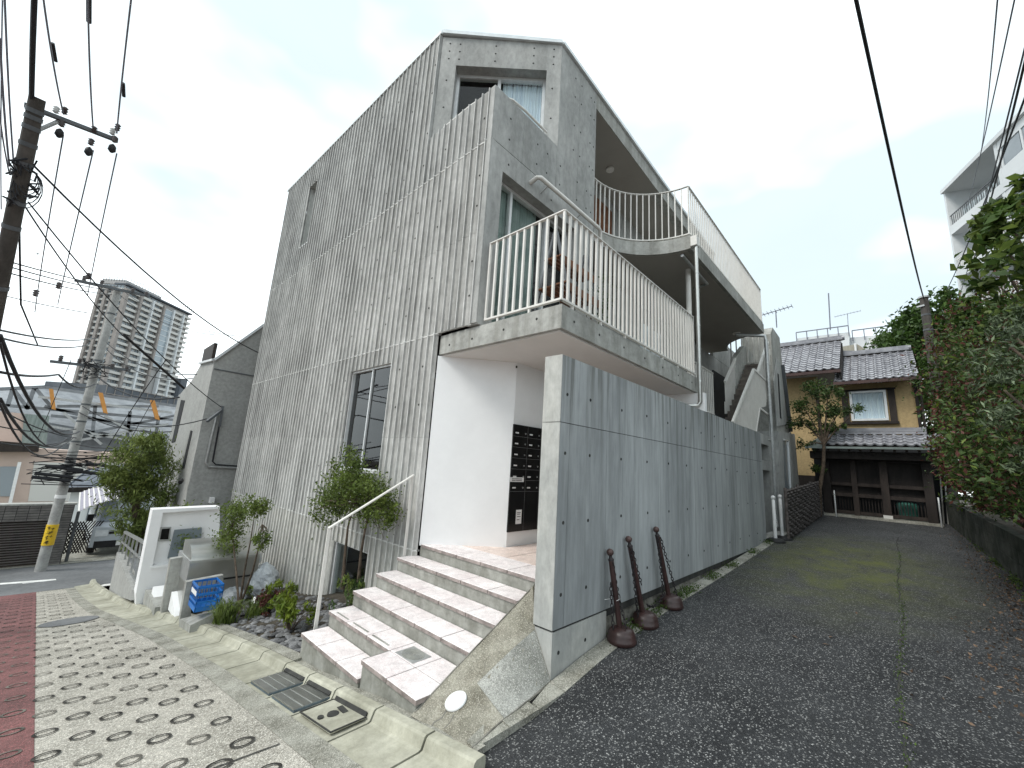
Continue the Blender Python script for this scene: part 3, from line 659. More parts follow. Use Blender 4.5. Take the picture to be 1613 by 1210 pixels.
def window(o, u, n, a0, a1, z0, z1, depth=.12, mull=(), fw=.045, curtain=None, gl='glass', par=bd, room=.9, pad=.02):
    """recessed aluminium window: frame with panes, dark room and curtain behind"""
    o, u, n = Vector(o), Vector(u).normalized(), Vector(n).normalized()
    f = lambda a, d, z: Vector((o.x+u.x*a-n.x*d, o.y+u.y*a-n.y*d, z))
    def bx_(b, aa, ab, da, db, za_, zb): b.prism([f(aa, da, za_), f(ab, da, za_), f(ab, da, zb), f(aa, da, zb)], -n*(db-da)); return b
    b = MB()
    bx_(b, a0, a0+fw, depth, depth+.08, z0, z1); bx_(b, a1-fw, a1, depth, depth+.08, z0, z1)
    bx_(b, a0+fw, a1-fw, depth+.002, depth+.08, z1-fw, z1); bx_(b, a0+fw, a1-fw, depth+.002, depth+.08, z0, z0+fw)
    for mm in mull: bx_(b, mm-fw*.5, mm+fw*.5, depth+.004, depth+.07, z0+fw, z1-fw)
    w_ = b.build('window', 'al', par)
    ed = [a0+fw]+[q for mm in mull for q in (mm-fw*.5, mm+fw*.5)]+[a1-fw]
    for i in range(0, len(ed), 2):
        bx_(MB(), ed[i]+.001, ed[i+1]-.001, depth+.03+.012*(i % 4), depth+.036+.012*(i % 4), z0+fw+.001, z1-fw-.001).build('pane', gl, w_)
    b = MB(); d0, d1 = depth+.082, depth+room
    for p_ in ([f(a0-pad, d1, z0-pad), f(a1+pad, d1, z0-pad), f(a1+pad, d1, z1+pad), f(a0-pad, d1, z1+pad)], [f(a0-pad, d0, z0-pad), f(a0-pad, d1, z0-pad), f(a0-pad, d1, z1+pad), f(a0-pad, d0, z1+pad)],
               [f(a1+pad, d0, z0-pad), f(a1+pad, d1, z0-pad), f(a1+pad, d1, z1+pad), f(a1+pad, d0, z1+pad)], [f(a0-pad, d0, z1+pad), f(a1+pad, d0, z1+pad), f(a1+pad, d1, z1+pad), f(a0-pad, d1, z1+pad)],
               [f(a0-pad, d0, z0-pad), f(a1+pad, d0, z0-pad), f(a1+pad, d1, z0-pad), f(a0-pad, d1, z0-pad)]): b.add(p_, [(0, 1, 2, 3)])
    b.build('dark_room', 'dark', w_)
    for c0, c1, cmat in (curtain or ()):
        v = []; k = max(12, int((c1-c0)*60))
        for i in range(k+1):
            a = c0+(c1-c0)*i/k; d = depth+.10+.022*math.sin(i*1.9)+.01*math.sin(i*.7); v += [f(a, d, z0+.03), f(a, d+.005, z1-.02)]
        MB().add(v, [(2*i, 2*i+2, 2*i+3, 2*i+1) for i in range(k)], True).build('curtain', cmat, w_)
    return w_
def reveal(o, u, n, a0, a1, z0, z1, d0, d1, m='con', par=bd, sill='al'):
    o, u, n = Vector(o), Vector(u).normalized(), Vector(n).normalized()
    f = lambda a, d, z: Vector((o.x+u.x*a-n.x*d, o.y+u.y*a-n.y*d, z)); b = MB(); t_ = .03
    b.prism([f(a0-t_, d0, z0-t_), f(a0, d0, z0-t_), f(a0, d0, z1+t_), f(a0-t_, d0, z1+t_)], -n*(d1-d0))
    b.prism([f(a1, d0, z0-t_), f(a1+t_, d0, z0-t_), f(a1+t_, d0, z1+t_), f(a1, d0, z1+t_)], -n*(d1-d0))
    b.prism([f(a0, d0, z1), f(a1, d0, z1), f(a1, d0, z1+t_), f(a0, d0, z1+t_)], -n*(d1-d0))
    if m: b.build('reveal', m, par)
    b = MB(); b.prism([f(a0+.002, d0-.05, z0-.028), f(a1-.002, d0-.05, z0-.028), f(a1-.002, d0-.05, z0-.002), f(a0+.002, d0-.05, z0-.002)], -n*(d1-d0+.05)); b.build('sill', sill, par)
OX = (XF, 0, 0); UY = (0, 1, 0); NX = (-1, 0, 0)
for wi in (winA, winB, winC): reveal(OX, UY, NX, *wi, .002, .24, 'rib')
window(OX, UY, NX, winA[0], winA[1], winA[2], winA[3], .0, (6.22,), .026, [(5.65, 5.95, 'curt2')], 'dglass')  # grey-green curtain strip stands in for the greenish reflection in the right pane
window(OX, UY, NX, winB[0], winB[1], winB[2], winB[3], .13, (), .03, [(10.25, 10.8, 'curt2')])
window(OX, UY, NX, winC[0], winC[1], winC[2], winC[3], .02, (), .035, None)
# tie holes on the ribbed face
pts = []
for z in (-.9, -.2, .95, 1.4, 2.35, 2.9, 3.75, 4.2, 5.05, 5.5, 6.4, 7.0, 7.8, 8.4):
    for k in range(28):
        y = Y1+.25+k*.63*.5*2/2
        y = round(y/(PITCH*2))*PITCH*2+PITCH*.5
        if y > YE-.2: continue
        if y < 4.5 and z < 3.3 or (y < 5.3 and z > 6.6): continue
        if any(o[0]-.1 < y < o[1]+.1 and o[2]-.1 < z < o[3]+.1 for o in (winA, winB, winC)): continue
        if k % 2 == 0: pts.append((y, z+random.uniform(-.02, .02)))
ph = link
for y, z in pts:
    ob = link('tie_hole', hm, bd, loc=(XF-.0385, y, z)); ob.rotation_euler.z = -math.pi/2
# corner pieces
wall('corner_edge', (XF-.046, Y1+.003, 0), (0, 1, 0), (-1, 0, 0), .09, 3.333, 6.857, .1)
# alley face (plane Y = Y1) above the balcony slab
NY = (0, -1, 0); UX = (1, 0, 0); O2 = (XF-.025, Y1-.0, 0)
OA = (XF-.03, Y1, 0)
wA = (3.46-OA[0], 5.25-OA[0], 3.36, 5.63)
wall('alley_face', OA, UX, NY, 5.83-OA[0], 3.32, 5.995, .2, [wA])
wall('parapet_panel', OA, UX, NY, .62, 6.005, 6.86, .14)
wall('parapet_panel', (OA[0]+.623, Y1, 0), UX, NY, 4.655-OA[0]-.623, 6.005, 6.86, .14)
wall('alley_face', (4.66, Y1, 0), UX, NY, .60, 6.005, 8.93, .2)
wall('alley_face', (5.263, Y1, 0), UX, NY, 5.83-5.263, 6.005, 8.93, .2)
holes((OA[0], Y1, 0), UX, NY, [(a, z) for a in (.33, .95, 1.2, 1.55, 2.05, 2.35, 2.5) for z in (6.2, 6.55)]+[(a, 5.8) for a in (.35, 1.35, 2.1, 2.5)]+[(a, z) for a in (1.9, 2.1, 2.42, 2.54) for z in (7.1, 7.6, 8.2, 8.6)]+[(2.45, z) for z in (3.6, 4.1, 4.7, 5.3)])
reveal((OA[0], Y1, 0), UX, NY, wA[0], wA[1], wA[2], wA[3], .01, .3, None)
window((OA[0], Y1, 0), UX, NY, wA[0], wA[1], 3.37, wA[3], .16, (.62, 1.45), .045, [(.3, 1.3, 'curt2')], 'glass')
# chamfered top storey
Pc, Qc = Vector((XF-.01, 5.225, 0)), Vector((4.665, Y1, 0)); uc = (Qc-Pc).normalized(); nc = Vector((-uc.y, uc.x, 0)); nc = nc if nc.x < 0 else -nc; Wc = (Qc-Pc).length
wC = (.28, 1.86, 6.1, 8.37)
wall('chamfer_wall', Pc, uc, nc, Wc, 6.0, 8.95, .2, [wC])
reveal(Pc, uc, nc, *wC, .01, .3, None)
window(Pc, uc, nc, wC[0], wC[1], wC[2], wC[3], .17, (1.04,), .055, [(1.1, 1.8, 'curt')], 'glass')
holes(Pc, uc, nc, [(.14, 8.82), (.14, 8.66), (.14, 8.5), (.32, 8.82), (.32, 8.66), (.32, 8.5), (.95, 8.82), (.95, 8.66), (.95, 8.5), (1.62, 8.82), (1.62, 8.66), (1.62, 8.5), (1.97, 8.82), (1.97, 8.66), (1.97, 8.5), (.14, 8.05), (.14, 7.5), (1.97, 8.0), (1.97, 7.4)])
MB().prism([(XF, Y1+.01, 6.0), (4.6, Y1+.01, 6.0), (XF, 5.2, 6.0)], (0, 0, .12)).build('balcony_floor', 'slab', bd)
# low rail around the corner parapet
def rail(pts, r=.018, name='parapet_rail', m='wm'): return MB().tube(pts, r, 8).build(name, m, bd)
b = MB()
b.tube([(XF+.05, 4.98, 6.98), (XF+.05, 4.7, 6.985), (XF+.05, 4.35, 6.99), (XF+.05, 4.12, 6.96), (XF+.05, 3.98, 6.87)], .02, 8)
b.tube([(3.44, Y1+.05, 6.86), (3.6, Y1+.05, 6.95), (3.9, Y1+.05, 6.985), (4.42, Y1+.05, 6.985)], .02, 8)
b.tube([(XF+.05, 4.25, 6.98), (XF+.05, 4.25, 6.8)], .012, 6); b.tube([(XF+.05, 4.9, 6.98), (XF+.05, 4.9, 6.8)], .012, 6); b.tube([(4.38, Y1+.05, 6.98), (4.38, Y1+.05, 6.8)], .012, 6)
b.build('parapet_rail', 'wm', bd)
# roof cap and fascia
def cap(pts):
    b = MB()
    for p_, q_ in zip(pts, pts[1:]):
        p_, q_ = Vector(p_), Vector(q_); d = (q_-p_).normalized(); s = d.cross(Vector((0, 0, 1))).normalized()
        if s.dot(Vector((-1, -1, 0))) < 0: s = -s
        b.prism([p_+s*.035+Vector((0, 0, -.015)), q_+s*.035+Vector((0, 0, -.015)), q_+s*.035+Vector((0, 0, .055)), p_+s*.035+Vector((0, 0, .055))], -s*.3)
    b.build('roof_cap', 'gold', bd)
cap([(XF-.03, YE+.05, ztop(YE)), (XF-.03, 5.215, ztop(5.215))]); cap([(XF-.03, 5.215, 9.0), (4.665, Y1-.01, 8.94)]); cap([(4.665, Y1-.012, 8.94), (9.2, Y1-.012, 8.73), (12.9, Y1-.012, 8.55)])
MB().prism([(5.832, Y1, 8.52), (12.9, Y1, 8.17), (12.9, Y1, 8.55), (9.2, Y1, 8.72), (5.832, Y1, 8.9)], (0, .22, 0)).build('fascia', 'slab', bd)
MB().prism([(XF+.1, 5.3, 8.85), (4.7, Y1+.2, 8.85), (5.8, Y1+.2, 8.85), (12.9, Y1+.3, 8.5), (12.9, YE-.1, 8.5), (XF+.1, YE-.1, 8.85)], (0, 0, .04)).build('roof_slab', 'slab', bd)
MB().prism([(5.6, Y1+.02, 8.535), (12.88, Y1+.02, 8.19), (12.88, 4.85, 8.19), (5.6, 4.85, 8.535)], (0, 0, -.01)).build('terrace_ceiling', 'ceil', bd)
MB().lathe((7.36, 4.243, 8.39), [(.09, 0), (.09, .04), (.07, .05)], 18).build('ceiling_lamp', 'wm', bd)
# storey slabs and inner walls
ZS, YS = 3.03, 2.415
MB().box((XF+.012, YS, ZS+.008), (7.36, Y1+.6, 3.30)).build('balcony_slab', 'slab', bd)
MB().box((XF+.02, Y1+.61, ZS+.008), (7.36, 4.47, 3.30)).build('balcony_slab', 'slab', bd)
MB().box((XF+.06, YS+.045, ZS-.012), (7.32, 4.47, ZS+.007)).build('soffit', 'soffit', bd)
holes((XF+.012, YS, 0), UX, NY, [(a, 3.17) for a in (.23, .75, 1.35, 1.95, 2.55, 3.15, 3.75)])
holes((XF+.012, 0, 0), UY, (-1, 0, 0), [])
for y, z in ((2.75, 3.2), (3.25, 3.17), (3.8, 3.15), (4.25, 3.14)):
    ob = link('tie_hole', hm, bd, loc=(XF+.011, y, z)); ob.rotation_euler.z = -math.pi/2
# third floor slab with its quarter-round notch
cx, cy, R3, X3, X3E = 5.87, 2.425, 1.27, 7.15, 12.92
arc = [(cx+R3*math.cos(t), cy+R3*math.sin(t)) for t in lin(math.pi/2, 0, 18)]
arc2 = [(14.2-1.28*math.cos(t), 2.425+1.28*math.sin(t)) for t in lin(0, math.pi/2, 14)]
prof3 = [(p_[0], p_[1]) for p_ in arc]+arc2+[(14.2, 4.9), (5.87, 4.9)]
MB().prism([(x, y, 5.72) for x, y in prof3], (0, 0, .27)).build('terrace_slab', 'slab', bd)
prof3i = [(cx+(R3+.05)*math.cos(t), cy+(R3+.05)*math.sin(t)) for t in lin(math.pi/2, .06, 18)]+[(x-.05, y+.06) for x, y in arc2]+[(14.1, 4.85), (5.87, 4.85)]
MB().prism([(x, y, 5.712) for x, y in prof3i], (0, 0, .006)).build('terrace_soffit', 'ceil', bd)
MB().box((5.6, 4.8, 6.0), (12.9, 4.9, 8.5)).build('terrace_back_wall', 'con', bd)
MB().box((5.6, 4.2, 3.3), (17.0, 4.3, 5.6)).build('terrace_back_wall', 'con', bd)
MB().box((5.63, Y1+.21, 3.3), (5.83, 4.9, 8.6)).build('inner_wall', 'con', bd)
MB().box((7.5, 4.76, 6.0), (8.4, 4.797, 8.1)).build('terrace_door', 'wood', bd)
MB().box((14.1, 4.16, 3.3), (16.2, 4.197, 5.1)).build('dark_glazed_door', 'dark', bd)
MB().box((14.25, 4.2, 5.61), (17.0, 4.3, 6.4)).build('lintel', 'con', bd)
MB().lathe((12.45, 3.02, 5.67), [(.1, 0), (.1, .04)], 16).build('ceiling_lamp', 'wm', bd)
# other sides, so that the block is closed
wall('rear_wall', (12.9, YE, 0), (-1, 0, 0), (0, 1, 0), 12.9-XF-.05, -2.4, 8.7, .2, [], 'con')
wall('rear_wall', (12.9, 4.2, 0), (0, 1, 0), (1, 0, 0), YE-4.2, -2.2, 8.55, .2, [], 'con')
# railings: rails as a part, each baluster a sub-part
def railing(path, h, sp=.115, zb=.055, bw=.022, name='railing', m='wm', top=None, par=bd, drop=None):
    b = MB(); up = Vector((0, 0, 1)); P_ = [Vector(p_) for p_ in path]
    for p_, q_ in zip(P_, P_[1:]):
        d = (q_-p_).normalized()*.008
        b.bar(p_+up*zb-d, q_+up*zb+d, .04, .022)
    r_ = b.build(name, m, par); b = MB()
    for p_, q_ in zip(P_, P_[1:]): d = (q_-p_).normalized()*.008; b.bar(p_+up*h-d, q_+up*h+d, .04, .014)
    b.build('top_rail', m, r_)
    me = bpy.data.meshes.new('baluster'); q = MB().box((-bw/2, -bw/2, zb-.0), (bw/2, bw/2, h-.006)); me.from_pydata(q.v, [], q.f); me.materials.append(K[m])
    D = [0]
    for p_, q_ in zip(P_, P_[1:]): D.append(D[-1]+(q_-p_).length)
    n_ = max(2, round(D[-1]/sp))
    for i in range(n_+1):
        s = D[-1]*i/n_; k = max(j for j in range(len(D)) if D[j] <= s+1e-6); k = min(k, len(P_)-2)
        t = (s-D[k])/(D[k+1]-D[k]); loc = P_[k].lerp(P_[k+1], t); dd = P_[k+1]-P_[k]
        o = link('baluster', me, r_, loc=loc); o.rotation_euler.z = math.atan2(dd.y, dd.x)
    return r_
railing([(XF+.05, 3.62, 3.32), (XF+.05, 2.455, 3.32)], 1.10, .117, bw=.026)
railing([(XF+.05, 2.455, 3.32), (7.25, 2.455, 3.32)], 1.10, .113, bw=.026)
b = MB()
for x, y in [(XF+.05, 3.4), (XF+.05, 2.9)]+[(x, 2.455) for x in (3.5, 4.1, 4.7, 5.3, 5.9, 6.5, 7.1)]: b.box((x-.012, y-.012, 3.3), (x+.012, y+.012, 3.37))
b.build('rail_foot', 'wm', bd)
arcp = [(cx+(R3+.05)*math.cos(t), cy+(R3+.05)*math.sin(t), 5.99) for t in lin(math.pi/2, .03, 15)]
railing(arcp, 1.06, .118, bw=.02); railing([(X3+.05, 2.46, 5.99), (X3E-.02, 2.46, 5.99)], 1.06, .112, bw=.02)
railing([(X3E-.02, 2.46, 5.99), (X3E-.02, 3.6, 5.99)], 1.06, .112, bw=.02)
# column and pipes
MB().lathe((7.92, 2.75, 3.25), [(.05, 0), (.05, 2.47)], 14).build('column', 'wm', bd)
MB().tube([(4.05, Y1+.02, 5.80), (4.05, Y1-.13, 5.83), (4.09, Y1-.16, 5.84), (5.75, Y1-.16, 5.84), (5.80, Y1-.16, 5.80), (5.80, Y1-.16, 3.31)], .034, 10).build('drain_pipe', 'wm', bd)
MB().tube([(4.3, Y1-.16, 5.84), (4.3, Y1, 5.76)], .009, 5).build('pipe_bracket', 'steel', bd); MB().tube([(5.2, Y1-.16, 5.84), (5.2, Y1, 5.76)], .009, 5).build('pipe_bracket', 'steel', bd)
dp = MB().tube([(7.17, 2.34, 5.92), (7.17, 2.34, 2.86), (7.17, 2.37, 2.80), (7.15, 2.43, 2.79), (6.75, 2.9, 2.79)], .035, 10).build('drain_pipe', 'stain', bd)
MB().box((7.10, 2.30, 5.74), (7.24, 2.41, 5.93)).build('pipe_head', 'wm', dp)
for z in (5.2, 4.2, 3.2): MB().lathe((7.17, 2.34, z), [(.039, 0), (.039, .03)], 12).build('pipe_collar', 'stain', dp)
MB().tube([(7.2, 2.6, 5.66), (8.6, 2.6, 5.62), (8.7, 2.9, 5.62)], .03, 8).build('ceiling_pipe', 'steel', bd)
dp = MB().tube([(12.3, 3.0, 5.60), (12.6, 2.6, 5.6), (12.62, 2.36, 5.55), (12.62, 2.34, 5.4), (12.62, 2.34, 2.78), (12.62, 2.34, .5)], .045, 10).build('drain_pipe', 'steel', bd)
for z in (4.6, 3.6, 2.6, 1.5): MB().lathe((12.62, 2.34, z), [(.05, 0), (.05, .035)], 12).build('pipe_collar', 'steel', dp)
MB().tube([(10.3, 2.6, 2.63), (12.5, 2.36, 2.66)], .03, 8).build('ceiling_pipe', 'steel', bd)
# outside stair between second and third floors
stf = thing('outside_staircase', 'open outside staircase with white barred guard climbing between the concrete storeys', 'staircase', (11, 3, 2))
XS0, ZS0, ns, tr, rs = 9.5, 1.95, 17, .212, .178
for i in range(ns):
    MB().box((XS0+tr*i, 2.5, ZS0+rs*i), (XS0+tr*(i+1)+.02, 2.95, ZS0+rs*i+.05)).build('tread', 'tread', stf)
    MB().box((XS0+tr*i+.012, 2.5, ZS0+rs*i-.13), (XS0+tr*i+.03, 2.95, ZS0+rs*i-.001)).build('riser', 'tread', stf)
e_ = lambda px, py, y=2.42: at(px, py, Y=y)
gp = [(1154, 666), (1187, 582), (1211, 605), (1206, 640), (1196, 643), (1190, 683)]
g_ = [Vector(e_(*q)) for q in gp]
gs = MB().bar(g_[0], g_[1], .05, .06).bar(g_[1], g_[2], .05, .05).build('guard_rail', 'wm', stf)
def guard_bars(poly, n_, par, y=2.42):
    """upright flat bars filling a guard outline in the plane Y = y"""
    x0 = min(p_.x for p_ in poly); x1 = max(p_.x for p_ in poly)
    for i in range(n_):
        x = x0+(x1-x0)*(i+.5)/n_; zz = []
        for p_, q_ in zip(poly, poly[1:]+poly[:1]):
            if (p_.x-x)*(q_.x-x) < 0: zz.append(p_.z+(q_.z-p_.z)*(x-p_.x)/(q_.x-p_.x))
        if len(zz) >= 2: MB().box((x-.008, y-.014, min(zz)), (x+.008, y+.014, max(zz))).build('baluster', 'wm', par)
guard_bars(g_, 52, gs)
MB().prism([g_[0]+Vector((.15, .05, 0)), g_[1]+Vector((.1, .05, -.3)), g_[2]+Vector((0, .05, -.3)), g_[3]+Vector((0, .05, 0)), g_[4]+Vector((0, .05, 0)), g_[5]+Vector((0, .05, 0))], (0, .03, 0)).build('stringer', 'wm', stf)
MB().bar(e_(1190, 681), e_(1196, 643), .05, .05).bar(e_(1196, 643), e_(1212, 655), .05, .05).build('lower_rail', 'wm', stf)
q2 = [Vector(e_(*q, y=2.46)) for q in ((1193, 588), (1209, 540), (1213, 552), (1212, 606))]
gs2 = MB().bar(q2[0], q2[1], .06, .07).build('guard_rail', 'wm', stf)
guard_bars([q2[0], q2[1], q2[2], q2[3]], 16, gs2, 2.46)
q3 = [Vector(e_(*q, y=2.97)) for q in ((1142, 602), (1158, 565), (1158, 650), (1142, 652))]
gs3 = MB().bar(q3[0], q3[1], .05, .06).build('guard_rail', 'wm', stf); guard_bars(q3, 14, gs3, 2.97)
q4 = [Vector(e_(*q, y=2.99)) for q in ((1158, 565), (1172, 545), (1200, 570), (1178, 574), (1153, 652))]
MB().prism(q4, (0, .12, 0)).build('side_wall', 'slab', stf)
railing([(8.2, 2.9, 2.95), (9.75, 2.9, 2.95)], 1.0, .12, bw=.02, par=stf)
railing([(13.3, 2.5, 4.95), (13.3, 3.4, 4.95)], 1.0, .14, bw=.03, par=stf)
# entrance: white walls, intercom panel
XC, YC = 4.075, 3.755
b = MB(); a = Vector((XF+.004, 4.47, 0)); c = Vector((XC, YC, 0)); nn = Vector(((c-a).y, -(c-a).x, 0)).normalized(); nn = nn if nn.y > 0 else -nn
b.prism([(a.x, a.y, ZL-.02), (c.x, c.y, ZL-.02), (c.x, c.y, ZS-.01), (a.x, a.y, ZS-.01)], nn*.05); b.build('white_entrance_wall', 'white', bd)
MB().box((XC+.0, YC, ZL-.02), (7.3, YC+.1, ZS-.01)).build('white_entrance_wall', 'white', bd)
MB().box((7.2, 2.28, ZL-.02), (7.3, YC, ZS-.01)).build('white_entrance_wall', 'white', bd)
MB().lathe((XC-.01, YC-.004, ZS-.09), [(.012, 0), (.012, .03)], 8).build('small_sensor', 'hole', bd)
pl, pt = at(808, 668, Y=YC), at(852, 676, Y=YC); zb_ = at(802, 838, Y=YC).z; X0, X1, zt_ = pl.x, 5.25, pl.z
ip = MB().box((X0, YC-.02, zb_), (X1, YC-.002, zt_)).build('mailbox_panel', 'black', bd)
b = MB(); b2 = MB()
nc_ = 4; cw = (X1-X0)/nc_; rh = (zt_-zb_)/13
for i in range(nc_):
    for j in range(6):
        z = zt_-.12-j*.145; x = X0+cw*i
        b.box((x+.04, YC-.0225, z), (x+.105, YC-.0205, z+.018)); b2.lathe((x+cw-.05, YC-.021, z+.01), [(.011, 0), (.011, .006)], 10, (0, -1, 0))
b.build('name_plates', 'wpl', ip, kind='stuff'); b2.build('lock_knobs', 'steel', ip, kind='stuff')
b = MB()
for j in range(6): b.box((X0, YC-.0215, zt_-.16-j*.145), (X1, YC-.0203, zt_-.157-j*.145))
for i in range(1, nc_): b.box((X0+cw*i-.0015, YC-.0212, zb_), (X0+cw*i+.0015, YC-.0203, zt_))
b.build('door_gaps', 'pot', ip, kind='stuff')
MB().box((X0-.01, YC-.024, zt_-.76), (X0+.26, YC-.021, zt_-.70)).build('paper_notice', 'wpl', ip)
MB().box((X0+.14, YC-.024, zt_-1.30), (X0+.25, YC-.021, zt_-1.12)).build('paper_notice', 'wpl', ip)
def txt(s, loc, size, m, par, rot=(math.pi/2, 0, 0), ext=.0004, name='lettering'):
    c_ = bpy.data.curves.new(name, 'FONT'); c_.body = s; c_.size = size; c_.extrude = ext; ob = bpy.data.objects.new(name, c_); COL.objects.link(ob)
    ob.location = loc; ob.rotation_euler = rot; bpy.context.view_layer.update()
    me = bpy.data.meshes.new_from_object(ob.evaluated_get(bpy.context.evaluated_depsgraph_get())); bpy.data.objects.remove(ob)
    me.materials.clear(); me.materials.append(K[m]); o_ = link(name, me, par, loc=loc); o_.rotation_euler = rot; return o_
b = MB()
for k, (x, z, w_) in enumerate([(.02, .745, .07), (.10, .745, .12), (.02, .725, .2), (.16, 1.16, .07), (.16, 1.18, .06), (.16, 1.21, .07), (.16, 1.25, .05)]): b.box((X0+x, YC-.0252, zt_-z), (X0+x+w_, YC-.0242, zt_-z+.008))
b.build('print_lines', 'hole', ip, kind='stuff')
# ground storey at the far end of the long wall
OG = (10.12, 2.36, 0)
wall('lower_wall', OG, UX, NY, 2.9, .2, 2.75, .2, [(.95, 2.2, 2.1, 2.5), (.95, 2.2, .2, 1.87)], 'con')
MB().box((11.05, 2.75, .2), (12.35, 2.8, 2.6)).build('recess_back', 'grey', bd)
MB().box((11.1, 2.70, .35), (11.75, 2.745, 1.85)).build('service_door', 'al', bd); MB().box((11.2, 2.69, 1.0), (11.6, 2.699, 1.75)).build('door_glass', 'twin', bd)
MB().box((10.2, 2.0, .30), (12.3, 2.35, .42)).build('door_step', 'slab', bd)
MB().prism([Vector(at(px, py, Y=2.5)) for px, py in ((1214, 526), (1217, 516), (1228, 532), (1232, 572), (1244, 668), (1248, 700), (1225, 700))], (0, .8, 0)).build('end_gable', 'slab', bd)
MB().prism([Vector(at(px, py, Y=2.47)) for px, py in ((1219, 600), (1224, 563), (1230, 575), (1240, 668), (1224, 672))], (0, .02, 0)).build('lower_gable', 'con', bd)
MB().prism([Vector(at(px, py, Y=2.46)) for px, py in ((1225, 588), (1227, 590), (1231, 660), (1229, 658))], (0, .005, 0)).build('slit_window', 'dark', bd)
MB().bar(at(1233, 575, Y=2.44), at(1246, 680, Y=2.44), .09, .09).build('downpipe', 'frame', bd)
lo = [Vector(at(px, py, Y=2.40)) for px, py in ((1226, 679), (1252, 684), (1262, 800), (1262, 830), (1228, 845))]
MB().prism(lo, (0, .6, 0)).build('annex_wall', 'con', bd)
MB().prism([Vector(at(px, py, Y=2.39)) for px, py in ((1234, 693), (1241, 694), (1247, 805), (1239, 805))], (0, .006, 0)).build('annex_window', 'twin', bd)
b = MB()
for p_, q_ in (((1234, 693), (1241, 694)), ((1241, 694), (1247, 805))): b.bar(at(*p_, Y=2.385), at(*q_, Y=2.385), .05, .03)
b.build('annex_window_frame', 'al', bd)

# things on the balcony
sh = thing('plant_shelf', 'folding A-frame shelf with dark legs and brown slatted boards on the balcony', 'shelf', (4.6, 3.2, 3.3))
for x in (4.0, 4.75):
    MB().bar((x, 2.75, 3.31), (x, 3.1, 4.75), .03).build('leg', 'frame', sh); MB().bar((x, 3.5, 3.31), (x, 3.14, 4.75), .03).build('leg', 'frame', sh)
for z, hw in ((3.55, .32), (3.95, .24), (4.35, .15)):
    for k in range(5): MB().box((3.96, 3.12-hw+k*hw*.42, z), (4.8, 3.12-hw+k*hw*.42+hw*.3, z+.02)).build('slat', 'wood', sh)
    MB().box((3.97, 3.12-hw-.01, z-.10), (4.79, 3.12-hw+.005, z-.005)).build('shelf_edge', 'wood', sh)
pt_ = thing('potted_plant', 'leafy potted plant standing behind the balcony bars beside the slatted shelf', 'plant', (5.05, 3.2, 3.3))
MB().lathe((5.05, 3.2, 3.3), [(.11, 0), (.15, .26), (.14, .27)], 18).build('pot', 'wpl', pt_)
MB().tube([(5.05, 3.2, 3.5), (5.03, 3.18, 3.9), (5.08, 3.15, 4.2)], .012, 6).build('stem', 'bark', pt_)
leaves('foliage', clumps((5.02, 3.1, 4.15), (.28, .3, .38), 18, 14, .35), .07, 'lf2', pt_, .35)
for i, (x, c_) in enumerate(((6.35, 'cloth'), (6.8, 'bag'))):
    b = MB(); v = []
    for k in range(13):
        y = 3.0+.035*math.sin(k*1.3); v += [(x+.03*k, y, 4.15), (x+.03*k, y+.03, 3.45)]
    b.add(v, [(2*j, 2*j+2, 2*j+3, 2*j+1) for j in range(12)], True)
    tag(b.build('hanging_laundry', c_), ('grey-green towel hanging behind the balcony bars' if i == 0 else 'white cloth hanging nearest the far end of the balcony'), 'laundry')

# ================================================================ CHAIN POSTS
def chain(path, par, link_l=.044, r=.0046, name='chain', m='chain'):
    pts = [Vector(p_) for p_ in path]; D = [0]
    for p_, q_ in zip(pts, pts[1:]): D.append(D[-1]+(q_-p_).length)
    n = int(D[-1]/(link_l*.74)); b = MB()
    for i in range(n):
        s = D[-1]*(i+.5)/n; k = min(max(j for j in range(len(D)) if D[j] <= s), len(pts)-2)
        c = pts[k].lerp(pts[k+1], (s-D[k])/(D[k+1]-D[k])); d = (pts[k+1]-pts[k]).normalized(); a = d.orthogonal().normalized(); e = d.cross(a)
        if i % 2: a, e = e, a
        b.tube([c+d*link_l*.5*math.cos(t)+a*link_l*.29*math.sin(t) for t in lin(0, 2*math.pi, 9)], r, 4, False)
    return b.build(name, m, par, kind='stuff')
def hang(p_, q_, sag, n=12):
    p_, q_ = Vector(p_), Vector(q_); return [p_.lerp(q_, t)+Vector((0, 0, -4*sag*t*(1-t))) for t in lin(0, 1, n)]
def stanchion(base, top, label, chains, tie=False):
    base, top = Vector(base), Vector(top); ax = (top-base).normalized(); L_ = (top-base).length
    t = thing('chain_post', label, 'chain post', base, 'brown chain posts leaning on the concrete wall')
    MB().lathe(base, [(.122, .0), (.13, .012), (.13, .035), (.124, .042), (.122, .07), (.105, .105), (.07, .125), (.04, .13), (.034, .126)], 28, (0, 0, 1)).build('weighted_base', 'brown', t)
    MB().lathe(base+ax*.10, [(.026, 0), (.0245, L_-.20), (.0245, L_-.18)], 16, ax).build('post', 'brown', t)
    MB().lathe(base+ax*(L_-.095), [(.027, 0), (.027, .012), (.018, .02), (.015, .035), (.012, .045)], 14, ax).build('collar', 'chain', t)
    MB().lathe(base+ax*(L_-.055), [(.006, 0), (.022, .006), (.031, .018), (.034, .032), (.031, .046), (.022, .058), (.006, .065)], 18, ax).build('ball_finial', 'ball', t)
    for c_ in chains: chain(c_, t)
    if tie: MB().tube([base.lerp(top, .45)+Vector((-.03, -.02, 0)), base.lerp(top, .45)+Vector((.0, -.032, .01)), base.lerp(top, .45)+Vector((.035, -.01, .02)), base.lerp(top, .45)+Vector((-.12, .05, .01))], .0022, 4).build('cable_tie', 'wpl', t)
    return t
S1b, S1t = (3.78, 1.93, .045), (3.86, 2.035, .98)
